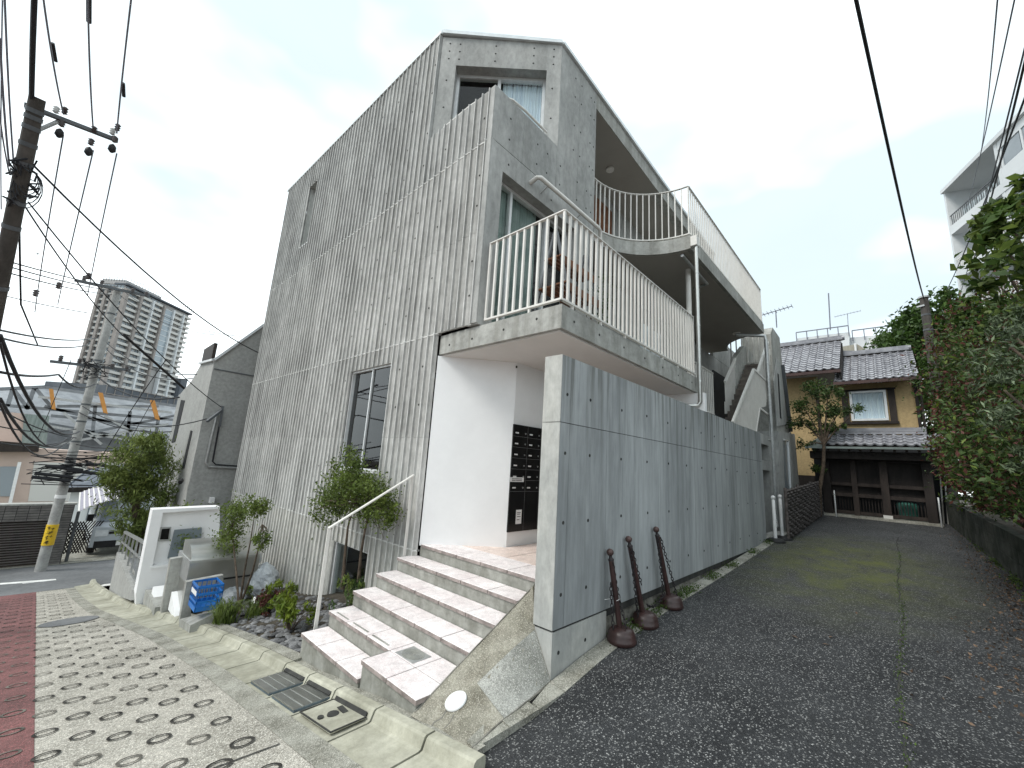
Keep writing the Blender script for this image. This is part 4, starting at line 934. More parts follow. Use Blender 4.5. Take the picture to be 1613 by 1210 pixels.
S1t = at(960.5, 866, Y=2.03); S2t = at(989.5, 846, Y=2.03); S3t = at(1033, 831, Y=2.03)
def gnd(px, py, dz=0):
    return on_ground(px, py, za, dz)
S1b, S2b, S3b = gnd(979, 1012), gnd(1006, 982), gnd(1042, 952)
for q in (S1b, S2b, S3b): q.y = min(q.y, 1.945)
print('stanchions', S1b, S2b, S3b)
o1, o2, o3 = S1t+Vector((0, -.03, -.1)), S2t+Vector((0, -.03, -.1)), S3t+Vector((0, -.03, -.1))
stanchion(S1b, S1t, 'brown chain post nearest the open end of the concrete wall, with a white cable tie', [hang(o1, S1b.lerp(S1t, .5)+Vector((.05, 0, 0)), .02)+hang(S1b.lerp(S1t, .5)+Vector((.05, 0, 0)), S1b+Vector((-.03, -.06, .14)), .0)[1:], [S1b+Vector((-.10, .06, .5)), S1b+Vector((-.10, .03, .12))]], True)
stanchion(S2b, S2t, 'brown chain post in the middle of the three against the concrete wall', [hang(o2, S2b+Vector((-.10, .02, .06)), .0), hang(o2+Vector((.02, 0, 0)), S2b.lerp(S2t, .45)+Vector((.05, -.02, 0)), .01)])
stanchion(S3b, S3t, 'brown chain post standing among weeds, farthest of the three along the concrete wall', [hang(o3+Vector((-.02, 0, 0)), S3b+Vector((-.12, .03, .14)), .0)+hang(S3b+Vector((-.12, .03, .14)), S2b+Vector((.11, .03, .16)), .06)[1:], hang(o3+Vector((.03, -.01, 0)), S3b+Vector((.03, -.06, .12)), .0)])
for i, (bx_, tx_, lb) in enumerate((((1222, 855), (1220, 790), 'white plastic chain post on a black base in front of the lane side door'), ((1233, 851), (1232, 788), 'white chain post with a black base nearest the wicker fence'))):
    B_ = gnd(*bx_, -.02); B_.y = min(B_.y, 2.0); T_ = at(*tx_, Y=B_.y)
    T_ = Vector((B_.x, B_.y, B_.z+.92))
    t = thing('chain_post', lb, 'chain post', B_, 'white chain posts by the lane side door')
    MB().lathe(B_, [(.17, .0), (.18, .02), (.17, .05), (.11, .085), (.04, .09)], 24).build('weighted_base', 'blk', t)
    MB().lathe(B_+Vector((0, 0, .08)), [(.032, 0), (.032, .36), (.03, .37), (.03, .76), (.02, .77)], 14).build('post', 'wpl', t)
    MB().lathe(B_+Vector((0, 0, .84)), [(.01, 0), (.036, .02), (.042, .05), (.03, .08), (.006, .09)], 14).build('ball_finial', 'wpl', t)
    chain(hang(B_+Vector((0, 0, .82)), B_+Vector((.3*(1 if i == 0 else -1)*.5, -.02, .3)), .03), t, .05, .006, m='wpl')

# ================================================================ PLANTS OF THE BED
def tree_small(name, label, base, stems, crowns, lm, lsize, n, cat='shrub', group=None, r0=.02, cl=None, asp=.5):
    t = thing(name, label, cat, base, group); base = Vector(base)
    for k, st_ in enumerate(stems):
        pts = [base+Vector(st_[0][:3])]+[Vector(q) for q in st_[1:]]
        MB().tube(pts, [r0*(1-.75*i/(len(pts)-1)) for i in range(len(pts))], 7).build('trunk' if k == 0 else 'stem', 'bark', t)
    P_ = np.concatenate([clumps(c, r, nc, max(4, int(n*1.25*w_/nc)), .6) for c, r, nc, w_ in crowns])
    leaves('foliage', P_, lsize, lm, t, asp, .1); 
    tw = MB()
    for c, r, nc, w_ in crowns:
        src = min((Vector(st_[-1]) for st_ in stems), key=lambda q: (q-Vector(c)).length)
        for i in range(9):
            e = Vector(c)+Vector(rng.normal(size=3)*np.array(r)*.55); tw.tube([src.lerp(Vector(c), -.2), src.lerp(e, .5)+Vector(rng.normal(size=3)*.03), e], [r0*.3, r0*.22, r0*.1], 4)
    tw.build('twigs', 'bark', t, kind='stuff'); return t
def W(px, py, X): return tuple(at(px, py, X=X))
# pair in front of the ribbed wall window
X = 2.75
b1 = W(541, 915, X)
tree_small('small_tree', 'slim bushy tree in front of the tall ground floor window, nearer the handrail post', b1,
           [[(0, 0, -.1), W(543, 880, X), W(548, 830, X), W(560, 790, X)]], [(W(552, 770, X), (.25, .42, .26), 26, 1.0), (W(520, 800, X), (.2, .26, .22), 14, .45), (W(545, 735, X), (.16, .18, .25), 10, .3)], 'lf1', .042, 3000, 'tree', 'small trees planted beside the steps', .026)
X = 2.85
tree_small('small_tree', 'slim tree with a bare leaning trunk right beside the top of the handrail', W(566, 905, X),
           [[(0, 0, -.1), W(569, 870, X), W(576, 830, X), W(583, 800, X), W(578, 780, X)]], [(W(585, 780, X), (.22, .32, .24), 20, .8), (W(602, 805, X), (.15, .2, .2), 10, .4)], 'lf1', .042, 1900, 'tree', 'small trees planted beside the steps', .022)
# multi-stem shrub further down
X = 2.2
tree_small('slender_shrub', 'tall slender shrub with bare stems and leaf tufts in front of the white rubbish bags', W(378, 955, X),
           [[(0, 0, -.1), W(385, 900, X), W(395, 850, X), W(403, 800, X)], [(0, .05, -.1), W(398, 900, X), W(408, 860, X), W(413, 830, X)], [(0, -.05, -.1), W(372, 900, X), W(368, 860, X), W(366, 830, X)]],
           [(W(405, 795, X), (.12, .2, .13), 12, .3), (W(412, 850, X), (.1, .14, .12), 8, .15), (W(368, 815, X), (.15, .42, .2), 20, .6), (W(362, 850, X), (.15, .3, .2), 14, .4)], 'lf1', .045, 2000, 'shrub', None, .018)
X = 2.0
tree_small('slender_shrub', 'light green shrub in front of the white gate wall and its dark panel', W(290, 955, X),
           [[(0, 0, -.1), W(288, 900, X), W(286, 850, X), W(284, 830, X)]], [(W(284, 820, X), (.15, .5, .2), 20, .6), (W(290, 860, X), (.15, .42, .28), 18, .6)], 'lf1', .06, 1500, 'shrub', None, .018)
def azalea(label, c, r, n, mm, size=.05):
    c = Vector(c); zb = bed_z(min(c.x, 3.1), c.y); t = thing('azalea_bush', label, 'bush', (c.x, c.y, zb)); ms = MB(); P_ = []
    for i in range(26):
        e = c+Vector(rng.normal(size=3)*np.array(r)*.5); ms.tube([(c.x, c.y, zb-.02), tuple(Vector((c.x, c.y, zb)).lerp(e, .5)+Vector((0, 0, .04))), tuple(e)], [.006, .004, .002], 4)
        for k in range(int(n/26)):
            a = rng.uniform(0, 6.28); P_.append(tuple(e+Vector((math.cos(a)*.03, math.sin(a)*.03, rng.uniform(-.07, .03)))))
    ms.build('stems', 'bark', t, kind='stuff'); q = len(P_)//len(mm)
    for k, m_ in enumerate(mm): leaves('foliage', np.array(P_[k*q:(k+1)*q]), size, m_, t, .36, 0, (0, 0, .7))
azalea('leafy bush with yellow-green leaves nearest the steps on the stone bed', W(462, 955, 2.25), (.22, .3, .22), 560, ['lf5'], .08)
azalea('low bush with red and green leaves between the grass tuft and the yellow-green bush', W(425, 935, 2.45), (.26, .38, .18), 900, ['lf5', 'lf3', 'lf1'], .065)
azalea('low dark green bush under the trunks beside the steps', W(560, 935, 2.6), (.28, .5, .16), 900, ['lf2', 'lf1'], .05)
azalea('small green sprig growing out of the dark stones near the lowest step', W(432, 1003, 2.15), (.1, .12, .05), 120, ['lf1'], .035)
def tuft(label, c, n, L_, m='lf2'):
    c = Vector(c); b = MB()
    for i in range(n):
        a = random.uniform(0, 6.28); l = L_*random.uniform(.6, 1.1); s = Vector((-math.sin(a), math.cos(a), 0))*.008; d = Vector((math.cos(a), math.sin(a), 0)); p0 = c+Vector((random.gauss(0, .05), random.gauss(0, .07), 0)); v = []
        for j in range(5):
            t = j/4; q = p0+d*l*t*.62+Vector((0, 0, l*(2.0*t-1.45*t*t))); w_ = 1-t*.9; v += [q-s*w_, q+s*w_]
        b.add(v, [(2*j, 2*j+2, 2*j+3, 2*j+1) for j in range(4)])
    tag(b.build('grass_tuft', m), label, 'grass tuft')
g0 = onp = None
def bedpt(px, py, dz=0): return on_ground(px, py, lambda x, y: bed_z(min(x, 3.2), y))
tuft('arching tuft of strap-like grass at the kerb beside the blue crate', bedpt(352, 985), 230, .42, 'lf1')
tuft('smaller tuft of dark grass between the stones and the rubbish bags', bedpt(402, 972), 130, .30, 'lf1')
# rubbish: bags, crate, bottle
def bag(label, c, r, seed, m='bag', name='rubbish_bag', cat='bag'):
    R_ = random.Random(seed); b = MB(); n, mm = 22, 14; v = []
    for i in range(mm+1):
        ph_ = math.pi*i/mm
        for k in range(n):
            t = 2*math.pi*k/n; q = 1+.09*math.sin(5*t+seed)*math.sin(ph_)+R_.uniform(-.11, .11); top = .5 if i < 3 else 1
            v.append((c[0]+r[0]*q*math.sin(ph_)*math.cos(t)*top, c[1]+r[1]*q*math.sin(ph_)*math.sin(t)*top, c[2]+r[2]*math.cos(ph_)*(1.15 if i < 3 else 1)))
    b.add(v, [(i*n+k, (i+1)*n+k, (i+1)*n+(k+1) % n, i*n+(k+1) % n) for i in range(mm) for k in range(n)], False)
    tag(b.build(name, m), label, cat)
bag('large white translucent rubbish bag leaning against the ribbed wall', W(415, 915, 2.8), (.22, .32, .27), 3)
bag('clear plastic bag lying between the blue crate and the big white bag', W(362, 940, 2.35), (.22, .28, .2), 5)
bag('small white bag on top of the rubbish heap beside the ribbed wall', W(395, 880, 2.8), (.16, .22, .16), 8)
MB().lathe(W(440, 925, 2.9), [(.09, -.16), (.13, .0), (.14, .02)], 16).build('plant_pot', 'pot'); tag(bpy.data.objects['plant_pot'], 'grey plant pot pushed against the foot of the ribbed wall', 'pot')
p_ = Vector(W(399, 948, 2.4)); tag(MB().lathe(p_-Vector((.0, .07, .03)), [(.032, 0), (.035, .01), (.035, .13), (.015, .17), (.015, .19)], 14, (.2, .8, .25)).build('bottle', 'wpl'), 'white bottle lying at the edge of the dark stones', 'bottle')
cr0 = Vector(at(303, 962, Y=7.25)); cr = thing('plastic_crate', 'blue slatted plastic crate on the low concrete ledge beside the arching grass', 'crate', cr0)
cx0, cx1, cy0, cy1, cz0, cz1 = cr0.x, cr0.x+.30, 7.15, 7.55, cr0.z+.0, cr0.z+.32
def side(nm, f):
    b = MB()
    for z in (0, .10, .2, .29): f(b, cz0+z, cz0+z+(.06 if z == 0 else .028))
    b.build(nm, 'blue', cr)
side('side_wall', lambda b, a, c: b.box((cx0, cy0, a), (cx1, cy0+.012, c))); side('side_wall', lambda b, a, c: b.box((cx0, cy1-.012, a), (cx1, cy1, c)))
side('end_wall', lambda b, a, c: b.box((cx0, cy0+.013, a), (cx0+.012, cy1-.013, c))); side('end_wall', lambda b, a, c: b.box((cx1-.012, cy0+.013, a), (cx1, cy1-.013, c)))
b = MB()
for i in range(6):
    for y in (cy0+.002, cy1-.01): b.box((cx0+(cx1-cx0-.01)*i/5, y, cz0), (cx0+(cx1-cx0-.01)*i/5+.01, y+.007, cz1-.005))
for i in range(7):
    for x in (cx0+.002, cx1-.01): b.box((x, cy0+(cy1-cy0-.01)*i/6, cz0), (x+.007, cy0+(cy1-cy0-.01)*i/6+.01, cz1-.005))
b.box((cx0+.013, cy0+.013, cz0), (cx1-.013, cy1-.013, cz0+.012)); b.build('ribs', 'blue', cr, kind='stuff')
MB().box((cx0-.003, cy0+.06, cz0+.19), (cx0-.0005, cy1-.05, cz0+.25)).build('lettering_band', 'wpl', cr)

# ================================================================ NEIGHBOUR'S FRONT, DOWN THE STREET
nb = thing('gate_wall', 'white rendered gate wall with a framed intercom and a recessed band, down the street from the bed', 'wall', at(214, 934, Y=10.2))
YW = 10.2
def PY(pxs, Y, th, name, m, par=None, **k): return MB().prism([Vector(at(*q, Y=Y)) for q in pxs], (0, th, 0)).build(name, m, par, **k)
PY([(214, 936), (240.6, 803), (346, 798), (346, 801.5), (257, 808), (240, 892), (268, 889), (266, 960), (214, 960)], YW, .3, 'wall_body', 'white', nb)
PY([(255, 806), (346, 800), (346, 905), (240, 892)], YW+.12, .12, 'recessed_panel', 'white', nb)
PY([(237, 893), (268, 889), (268, 893), (237, 896)], YW-.03, .1, 'ledge', 'white', nb)
ic = PY([(252, 831), (270, 830), (267, 852), (248.5, 853)], YW+.09, .03, 'intercom', 'steel', nb)
PY([(255, 833.5), (267.5, 832.5), (265, 849.5), (252, 850)], YW+.08, .01, 'intercom_face', 'black', ic)
PY([(275, 835), (318, 831), (316, 875), (264, 880)], YW+.05, .04, 'dark_glass_panel', 'twin', nb)
f1 = thing('fin_wall', 'upright concrete fin between the white gate wall and the steel refuse box', 'wall', at(254, 963, Y=8.8))
PY([(269, 881), (299, 876), (299, 990), (254, 990), (254, 962)], 8.75, .12, 'fin', 'slab', f1)
f2 = thing('ledge_wall', 'low concrete wall carrying the blue crate beside the refuse box', 'wall', at(284, 973, Y=7.8))
PY([(294, 917), (352, 906), (352, 925), (302, 932), (300, 990), (284, 990), (284, 973)], 7.75, .10, 'wall_slab', 'slab', f2)
MB().prism([Vector(at(284, 975, Y=7.7)), Vector(at(300, 985, Y=7.1)), Vector(at(345, 963, Y=7.1)), Vector(at(345, 960, Y=7.7))], (0, 0, -.25)).build('ledge', 'slab', f2)
for i, (p0, lb) in enumerate((((1.55, 9.5), 'white sloping kerb wedge at the foot of the gate wall'), ((1.62, 8.35), 'white sloping kerb wedge at the foot of the concrete fin'))):
    x, y = p0; z = zt(y)
    tag(MB().prism([(x, y-.3, z), (x, y+.35, z), (x, y+.35, z+.26)], (.16, 0, 0)).build('kerb_wedge', 'white'), lb, 'wedge')
MB_ = MB().box((1.5, 9.0, zt(9.3)-.1), (3.2, 10.15, zt(9.3)+.12)).build('entry_step', 'slab', nb)
# stainless refuse box
rb = thing('refuse_box', 'brushed stainless steel refuse box with a rounded lid beside the ribbed wall', 'refuse box', at(300, 930, Y=8.3))
pc, pd = Vector(at(302, 860, Y=8.45)), Vector(at(300, 925, Y=8.45))
x0, x1 = pc.x-.02, pc.x+.95; zt1, zb1 = pc.z+.02, pd.z
b = MB(); v = []
prof = [(0, -.28)]+[(.42-.42*math.cos(t), .0+.25*math.sin(t)) for t in lin(0, math.pi/2, 12)]+[(.7, .25), (.7, -.28)]
for x in (x0, x1): v += [(x, 8.2+dy, zt1-.24+dz) for dy, dz in prof]
n = len(prof); b.add(v, [(i, (i+1) % n, (i+1) % n+n, i+n) for i in range(n)], False); b.add(v, [tuple(range(n-1, -1, -1)), tuple(range(n, 2*n))]); b.build('lid', 'stain', rb)
MB().box((x0-.012, 8.205, zt1-.52), (x0+.05, 9.1, zt1-.2)).build('side_cheek', 'steel', rb)
MB().box((x0, 8.22, zb1-.25), (x1, 9.1, zt1-.525)).build('box_body', 'stain', rb)
MB().box((x0+.1, 8.185, zt1-.54), (x1-.1, 8.21, zt1-.515)).build('handle', 'blk', rb)
# concrete panel and steel balustrade of the neighbour's stair
pn = thing('stair_parapet', 'sloping concrete stair parapet with a steel balustrade at the corner of the street', 'parapet', at(172, 935, X=1.36))
MB().prism([Vector(at(*q, X=1.36)) for q in ((184, 870), (208, 930), (206, 946), (171, 934))], (.15, 0, 0)).build('parapet_slab', 'grey', pn)
hs_ = [Vector(at(*q, X=1.44)) for q in ((197, 838), (230, 856), (219, 925), (186, 872))]
b_ = MB().bar(hs_[0], hs_[1], .05, .05).bar(hs_[3], hs_[2], .04, .04).bar(hs_[0].lerp(hs_[3], .45), hs_[1].lerp(hs_[2], .4), .03, .03).build('balustrade_rail', 'steel', pn)
for i in range(7): MB().bar(hs_[0].lerp(hs_[1], i/6), hs_[3].lerp(hs_[2], i/6), .035, .02).build('upright', 'steel', b_)
# grey house behind the gate wall
gh = thing('grey_house', 'grey plastered house with narrow slit windows and a sloping roofline beside the ribbed facade', 'house', (3, 14, -1))
Yg = 13.6; cT, cB = at(337, 569, Y=Yg), at(283, 800, Y=Yg); xg = 2.43
fr = [Vector(at(*q, Y=Yg)) for q in ((337, 569), (418, 511))]
MB().prism([(xg, Yg, -1.8), (9, Yg, -1.8), (9, Yg, 8.5), (fr[1].x, Yg, fr[1].z), (xg, Yg, fr[0].z)], (0, .25, 0)).build('side_wall', 'grey', gh)
MB().prism([(xg, Yg+.25, -1.8), (xg, 17.9, -1.8), (xg, 17.9, 3.3), (xg, 16.4, 3.6), (xg, 15.4, 4.05), (xg, Yg+.25, 3.95)], (.25, 0, 0)).build('front_wall', 'grey', gh)
MB().prism([(xg, 17.9, -1.8), (9, 17.9, -1.8), (9, 17.9, 4), (xg, 17.9, 3.3)], (0, .2, 0)).build('side_wall', 'grey', gh)
b = MB(); b.bar((xg-.02, Yg-.03, fr[0].z+.03), (fr[1].x, Yg-.03, fr[1].z+.03), .1, .06); b.bar((xg-.02, Yg, fr[0].z+.03), (xg-.02, 15.4, 4.08), .1, .06); b.build('coping', 'wbld', gh)
for q in (((285, 630), (291, 631), (276, 696), (270, 698)), ((300, 678), (303, 679), (290, 738), (286, 738)), ((265, 738), (268, 739), (258, 790), (254, 790))):
    MB().prism([Vector(at(*p_, X=xg-.01)) for p_ in q], (.06, 0, 0)).build('slit_window', 'dark', gh)
b = MB().bar(at(337, 581, Y=Yg-.01), at(420, 596, Y=Yg-.01), .025, .025).build('panel_joint', 'frame', gh)
cd = MB()
cd.tube([at(342, 652, Y=Yg-.06), at(324, 728, Y=Yg-.06), at(328, 735, Y=Yg-.06), at(384, 738, Y=Yg-.06)], .03, 6); cd.build('conduit', 'steel', gh)
MB().tube([at(349, 650, Y=Yg-.06), at(335, 727, Y=Yg-.06), at(340, 732, Y=Yg-.06), at(384, 735, Y=Yg-.06)], .02, 6).build('conduit', 'wire', gh)
MB().bar(at(351, 640, Y=Yg-.1), at(346, 672, Y=Yg-.1), .05).bar(at(326, 664, Y=Yg-.3), at(350, 646, Y=Yg-.1), .06).build('service_bracket', 'frame', gh)
MB().box(at(330, 793, Y=Yg-.15), Vector(at(339, 784, Y=Yg-.15))+Vector((0, .14, 0))).build('vent_hood', 'wpl', gh)
MB().box(at(266, 778, X=xg-.12), Vector(at(272, 770, X=xg-.12))+Vector((.1, 0, 0))).build('wall_lamp', 'wpl', gh)
MB().lathe(at(286, 757, X=xg-.15), [(.03, -.06), (.05, 0), (.05, .1)], 10, (-.3, -.8, -.4)).build('security_camera', 'blk', gh)
MB().box(Vector(at(316, 576, X=xg+.5)), Vector(at(338, 540, X=xg+.5))+Vector((.1, 0, 0))).build('roof_screen', 'dwood2', gh)
# willow-like tree
t_ = thing('feathery_tree', 'feathery light green street tree overhanging the van beside the grey house', 'tree', at(226, 880, Y=15)); Yt = 15
tb = [Vector(at(px, py, Y=Yt)) for px, py in ((228, 900), (222, 850), (214, 800), (222, 755), (228, 710))]
MB().tube(tb, [.13, .11, .09, .06, .03], 8).build('trunk', 'bark', t_)
for e in ((180, 770), (245, 735), (195, 740), (240, 700), (190, 800)): MB().tube([tb[2], Vector(at((e[0]+214)/2, (e[1]+790)/2-8, Y=Yt-.1)), Vector(at(*e, Y=Yt))], [.05, .035, .015], 6).build('branch', 'bark', t_)
cr_ = []
for px, py, rr, n_ in ((222, 712, .55, 12), (205, 742, .6, 14), (240, 735, .5, 12), (235, 775, .55, 12), (200, 765, .4, 9), (172, 752, .22, 3), (215, 790, .65, 14), (214, 825, .38, 8), (212, 850, .3, 5), (232, 830, .42, 8), (240, 695, .3, 6)):
    cr_.append(clumps(tuple(at(px, py, Y=Yt-.1)), (rr, rr, rr*.8), n_*2, 62, .42))
leaves('foliage', np.concatenate(cr_), .15, 'lf6', t_, .16, .9)
# utility poles
def pole(name, label, p0, p1, r0, r1, m, bands):
    t = thing(name, label, 'utility pole', p0); p0, p1 = Vector(p0), Vector(p1)
    MB().tube([p0, p0.lerp(p1, .5), p1], [r0, (r0+r1)/2, r1], 16).build('shaft', m, t)
    for s in bands:
        c = p0.lerp(p1, s); MB().lathe(c, [(r0+(r1-r0)*s+.008, -.025), (r0+(r1-r0)*s+.008, .025)], 14, (p1-p0)).build('band', 'frame', t)
    return t
q0, q1 = Vector(at(-12, 506, D=8.4)), Vector(at(59, 154, D=8.0)); qd = (q1-q0); q00 = q0-qd*((q0.z-zs(q0.y)+.4)/qd.z)
p1_ = pole('utility_pole', 'dark near utility pole with a three-insulator crossarm at the left edge of the picture', q00, q1, .095, .068, 'dpole', (.80, .84, .9, .93, .955, .97, .98, .70))
e0, e1_ = Vector(at(38, 165, D=8.15)), Vector(at(186, 222, D=8.15))
MB().bar(e0, e1_, .045, .045).build('crossarm', 'frame', p1_); MB().bar(at(58, 206, D=8.1), at(95, 190, D=8.15), .03).build('brace', 'steel', p1_)
MB().box(at(57, 400, D=8.2), Vector(at(57, 400, D=8.2))+Vector((.02, .02, .02))).build('bolt', 'steel', p1_)
def insulator(c, par, m='insul', s=1.0, ax=(0, 0, 1)):
    MB().lathe(c, [(.02*s, 0), (.05*s, .02*s), (.03*s, .045*s), (.055*s, .07*s), (.03*s, .095*s), (.055*s, .12*s), (.02*s, .15*s)], 12, ax).build('insulator', m, par)
for px, py in ((87, 178), (176, 212)): insulator(at(px, py, D=8.15), p1_, 'wins', .6)
for px, py, dx in ((101, 180, -1), (147, 210, 0), (184, 206, 0)):
    c = Vector(at(px, py, D=8.1)); insulator(c, p1_, 'insul', .6, (0, -.6, .6)); insulator(c-Vector((0, -.06, .14)), p1_, 'insul', .6); 
    MB().lathe(c-Vector((0, -.1, .27)), [(.015, 0), (.04, .03), (.035, .09), (.01, .12)], 10).build('cutout_switch', 'blk', p1_)
rnd_ = random.Random(4); b = MB()
for i in range(16):
    c = Vector(at(33+rnd_.uniform(-8, 12), 262+rnd_.uniform(-20, 55), D=8.0)); b.tube([c+Vector((rnd_.uniform(-.12, .12), rnd_.uniform(-.1, .1), rnd_.uniform(-.12, .12))) for _ in range(4)], .011, 5)
for i in range(5):
    c = Vector(at(47, 285, D=8.0)); rr = .12+.03*i; b.tube([c+Vector((rr*.5*math.cos(t), 0, rr*math.sin(t)-.1*i*.3)) for t in lin(0, 6.28, 16)], .006, 4)
b.build('cable_bundle', 'wire', p1_, kind='stuff')
q0 = Vector(at(62, 904, Y=18.7)); q1 = Vector(at(186, 455, Y=18.7))
p2_ = pole('utility_pole', 'light grey concrete utility pole with a yellow sign at the corner of the side street', q0, q1, .125, .10, 'pole', (.30, .36, .43, .5, .56, .72, .9))
for d_, (ya, yb_) in enumerate(((.18, .34),)):
    c0, c1 = q0.lerp(q1, .09), q0.lerp(q1, .155)
    sg = MB().tube([c0+Vector((0, -.03, 0)), c1+Vector((0, -.03, 0))], .133, 14).build('yellow_sign', 'yel', p2_)
    b = MB(); ra = random.Random(9)
    for k in range(4):
        c = c0.lerp(c1, .14+.24*k)+Vector((-.02, -.168, 0))
        for j in range(5):
            dx, dz = ra.uniform(-.05, .05), ra.uniform(-.04, .04); b.bar(c+Vector((dx-.03, 0, dz)), c+Vector((dx+.03, 0, dz+ra.choice((0, .0, .02)))), .006, .01)
            if j < 3: b.bar(c+Vector((dx, 0, dz-.035)), c+Vector((dx, 0, dz+.035)), .01, .006)
    b.build('sign_characters', 'hole', sg)
for s in (.985, .69): 
    c = q0.lerp(q1, s); MB().bar(c+Vector((-1.0, -.2, -.0)), c+Vector((.8, -.2, .1)), .08).build('crossarm', 'frame', p2_)
    for dx in (-.8, -.4, .35, .7): insulator(c+Vector((dx, -.2, .05)), p2_, 'insul', 1.2)
b = MB()
for i in range(30):
    s = rnd_.choice((.30, .34, .68, .72, .36)); c = q0.lerp(q1, s+rnd_.uniform(-.02, .02)); w_ = .9 if s < .5 else .35
    b.tube([c+Vector((rnd_.uniform(-w_, w_), -.25+rnd_.uniform(-.1, .1), rnd_.uniform(-.25, .25))) for _ in range(4)], .014, 4)
for i in range(5):
    c = q0.lerp(q1, .31+.012*i)+Vector((rnd_.uniform(-.9, .5), -.3, 0)); b.tube([c, c+Vector((.8, 0, -.1))], .05, 7)
b.build('cable_bundle', 'wire', p2_, kind='stuff')
for q in ((95, 772, 97), ):
    MB().lathe(q0.lerp(q1, .245), [(.13, -.05), (.13, .05)], 14, q1-q0).build('band', 'wpl', p2_)
def wire(label, a, c, sag=.2, r=.012, m='wire', n=14, mid=None, grp=None):
    p_ = hang(a, c, sag, n); r = r*.72; o = MB().tube(p_, r, 5).build('cable', m); return tag(o, label, 'cable', grp)
A_ = lambda px, py, D: at(px, py, D=D)
h1 = q1_ = Vector(at(40, 250, D=8.0))
G = 'overhead cables between the poles'
wire('thick black cable from the near pole down to the ribbed facade', A_(44, 252, 8), at(408, 556, Y=12.75), .25, .018, grp=G)
wire('black service cable from the near pole to the bracket on the grey house', A_(44, 318, 8.2), at(348, 641, Y=Yg-.1), .2, .014, grp=G)
tag(MB().tube([A_(193, 526, 11.5), A_(290, 612, 12.6)], .026, 8).build('cable_sleeve', 'blk'), 'thick black sleeve on the service cable to the grey house', 'cable sleeve')
for k, (t0_, i0, c0_, lb) in enumerate((((70, 0), (100, 180), (55, 492), 'left'), ((140, 0), (147, 205), (91, 480), 'middle'), ((207, 0), (184, 210), (138, 465), 'right'))):
    up0 = Vector(A_(t0_[0]+(t0_[0]-i0[0])*.3, t0_[1]-60, 6.5))
    wire(f'upper overhead line above the {lb}-hand insulator of the near pole', up0, A_(*i0, 8.1), .05, .012, 'gwire', grp=G)
    wire(f'line dropping from the {lb}-hand insulator towards the grey pole', A_(i0[0], i0[1]+32, 8.1), A_(*c0_, 12), .1, .011, 'gwire', grp=G)
    insulator(A_(c0_[0], c0_[1]-25, 12), p2_, 'insul', .9)
sl_ = [Vector(A_(140, -10+0, 7.2)), Vector(A_(140, 35, 7.4))]
tag(MB().tube(sl_, .022, 8).build('cable_sleeve', 'blk'), 'ribbed black sleeve on the middle overhead line at the top of the picture', 'cable sleeve')
tag(MB().tube([A_(194, 131, 7.8), A_(195, 152, 7.9)], .018, 8).build('cable_sleeve', 'blk'), 'short black sleeve on the right-hand overhead line', 'cable sleeve')
tag(MB().tube([A_(83, 68, 7.6), A_(88, 97, 7.7)], .016, 8).build('cable_sleeve', 'blk'), 'short grey sleeve on the left-hand overhead line', 'cable sleeve')
wire('thick twisted cable rising from the top of the near pole', A_(57, -60, 7), A_(50, 160, 8), .02, .035, grp=G)
for k, (a, c, r_, lb) in enumerate((((7, -20), (22, 262), .012, 'thin line left of the near pole'), ((0, 60), (15, 262), .014, 'second thin line left of the near pole'), ((-5, 140), (14, 270), .01, 'short line at the left edge beside the near pole'),
                             ((4, 0), (2, 330), .008, 'pale line at the far left edge of the sky'))): wire(lb, A_(*a, 7), A_(*c, 8), .03, r_, 'gwire', grp=G)
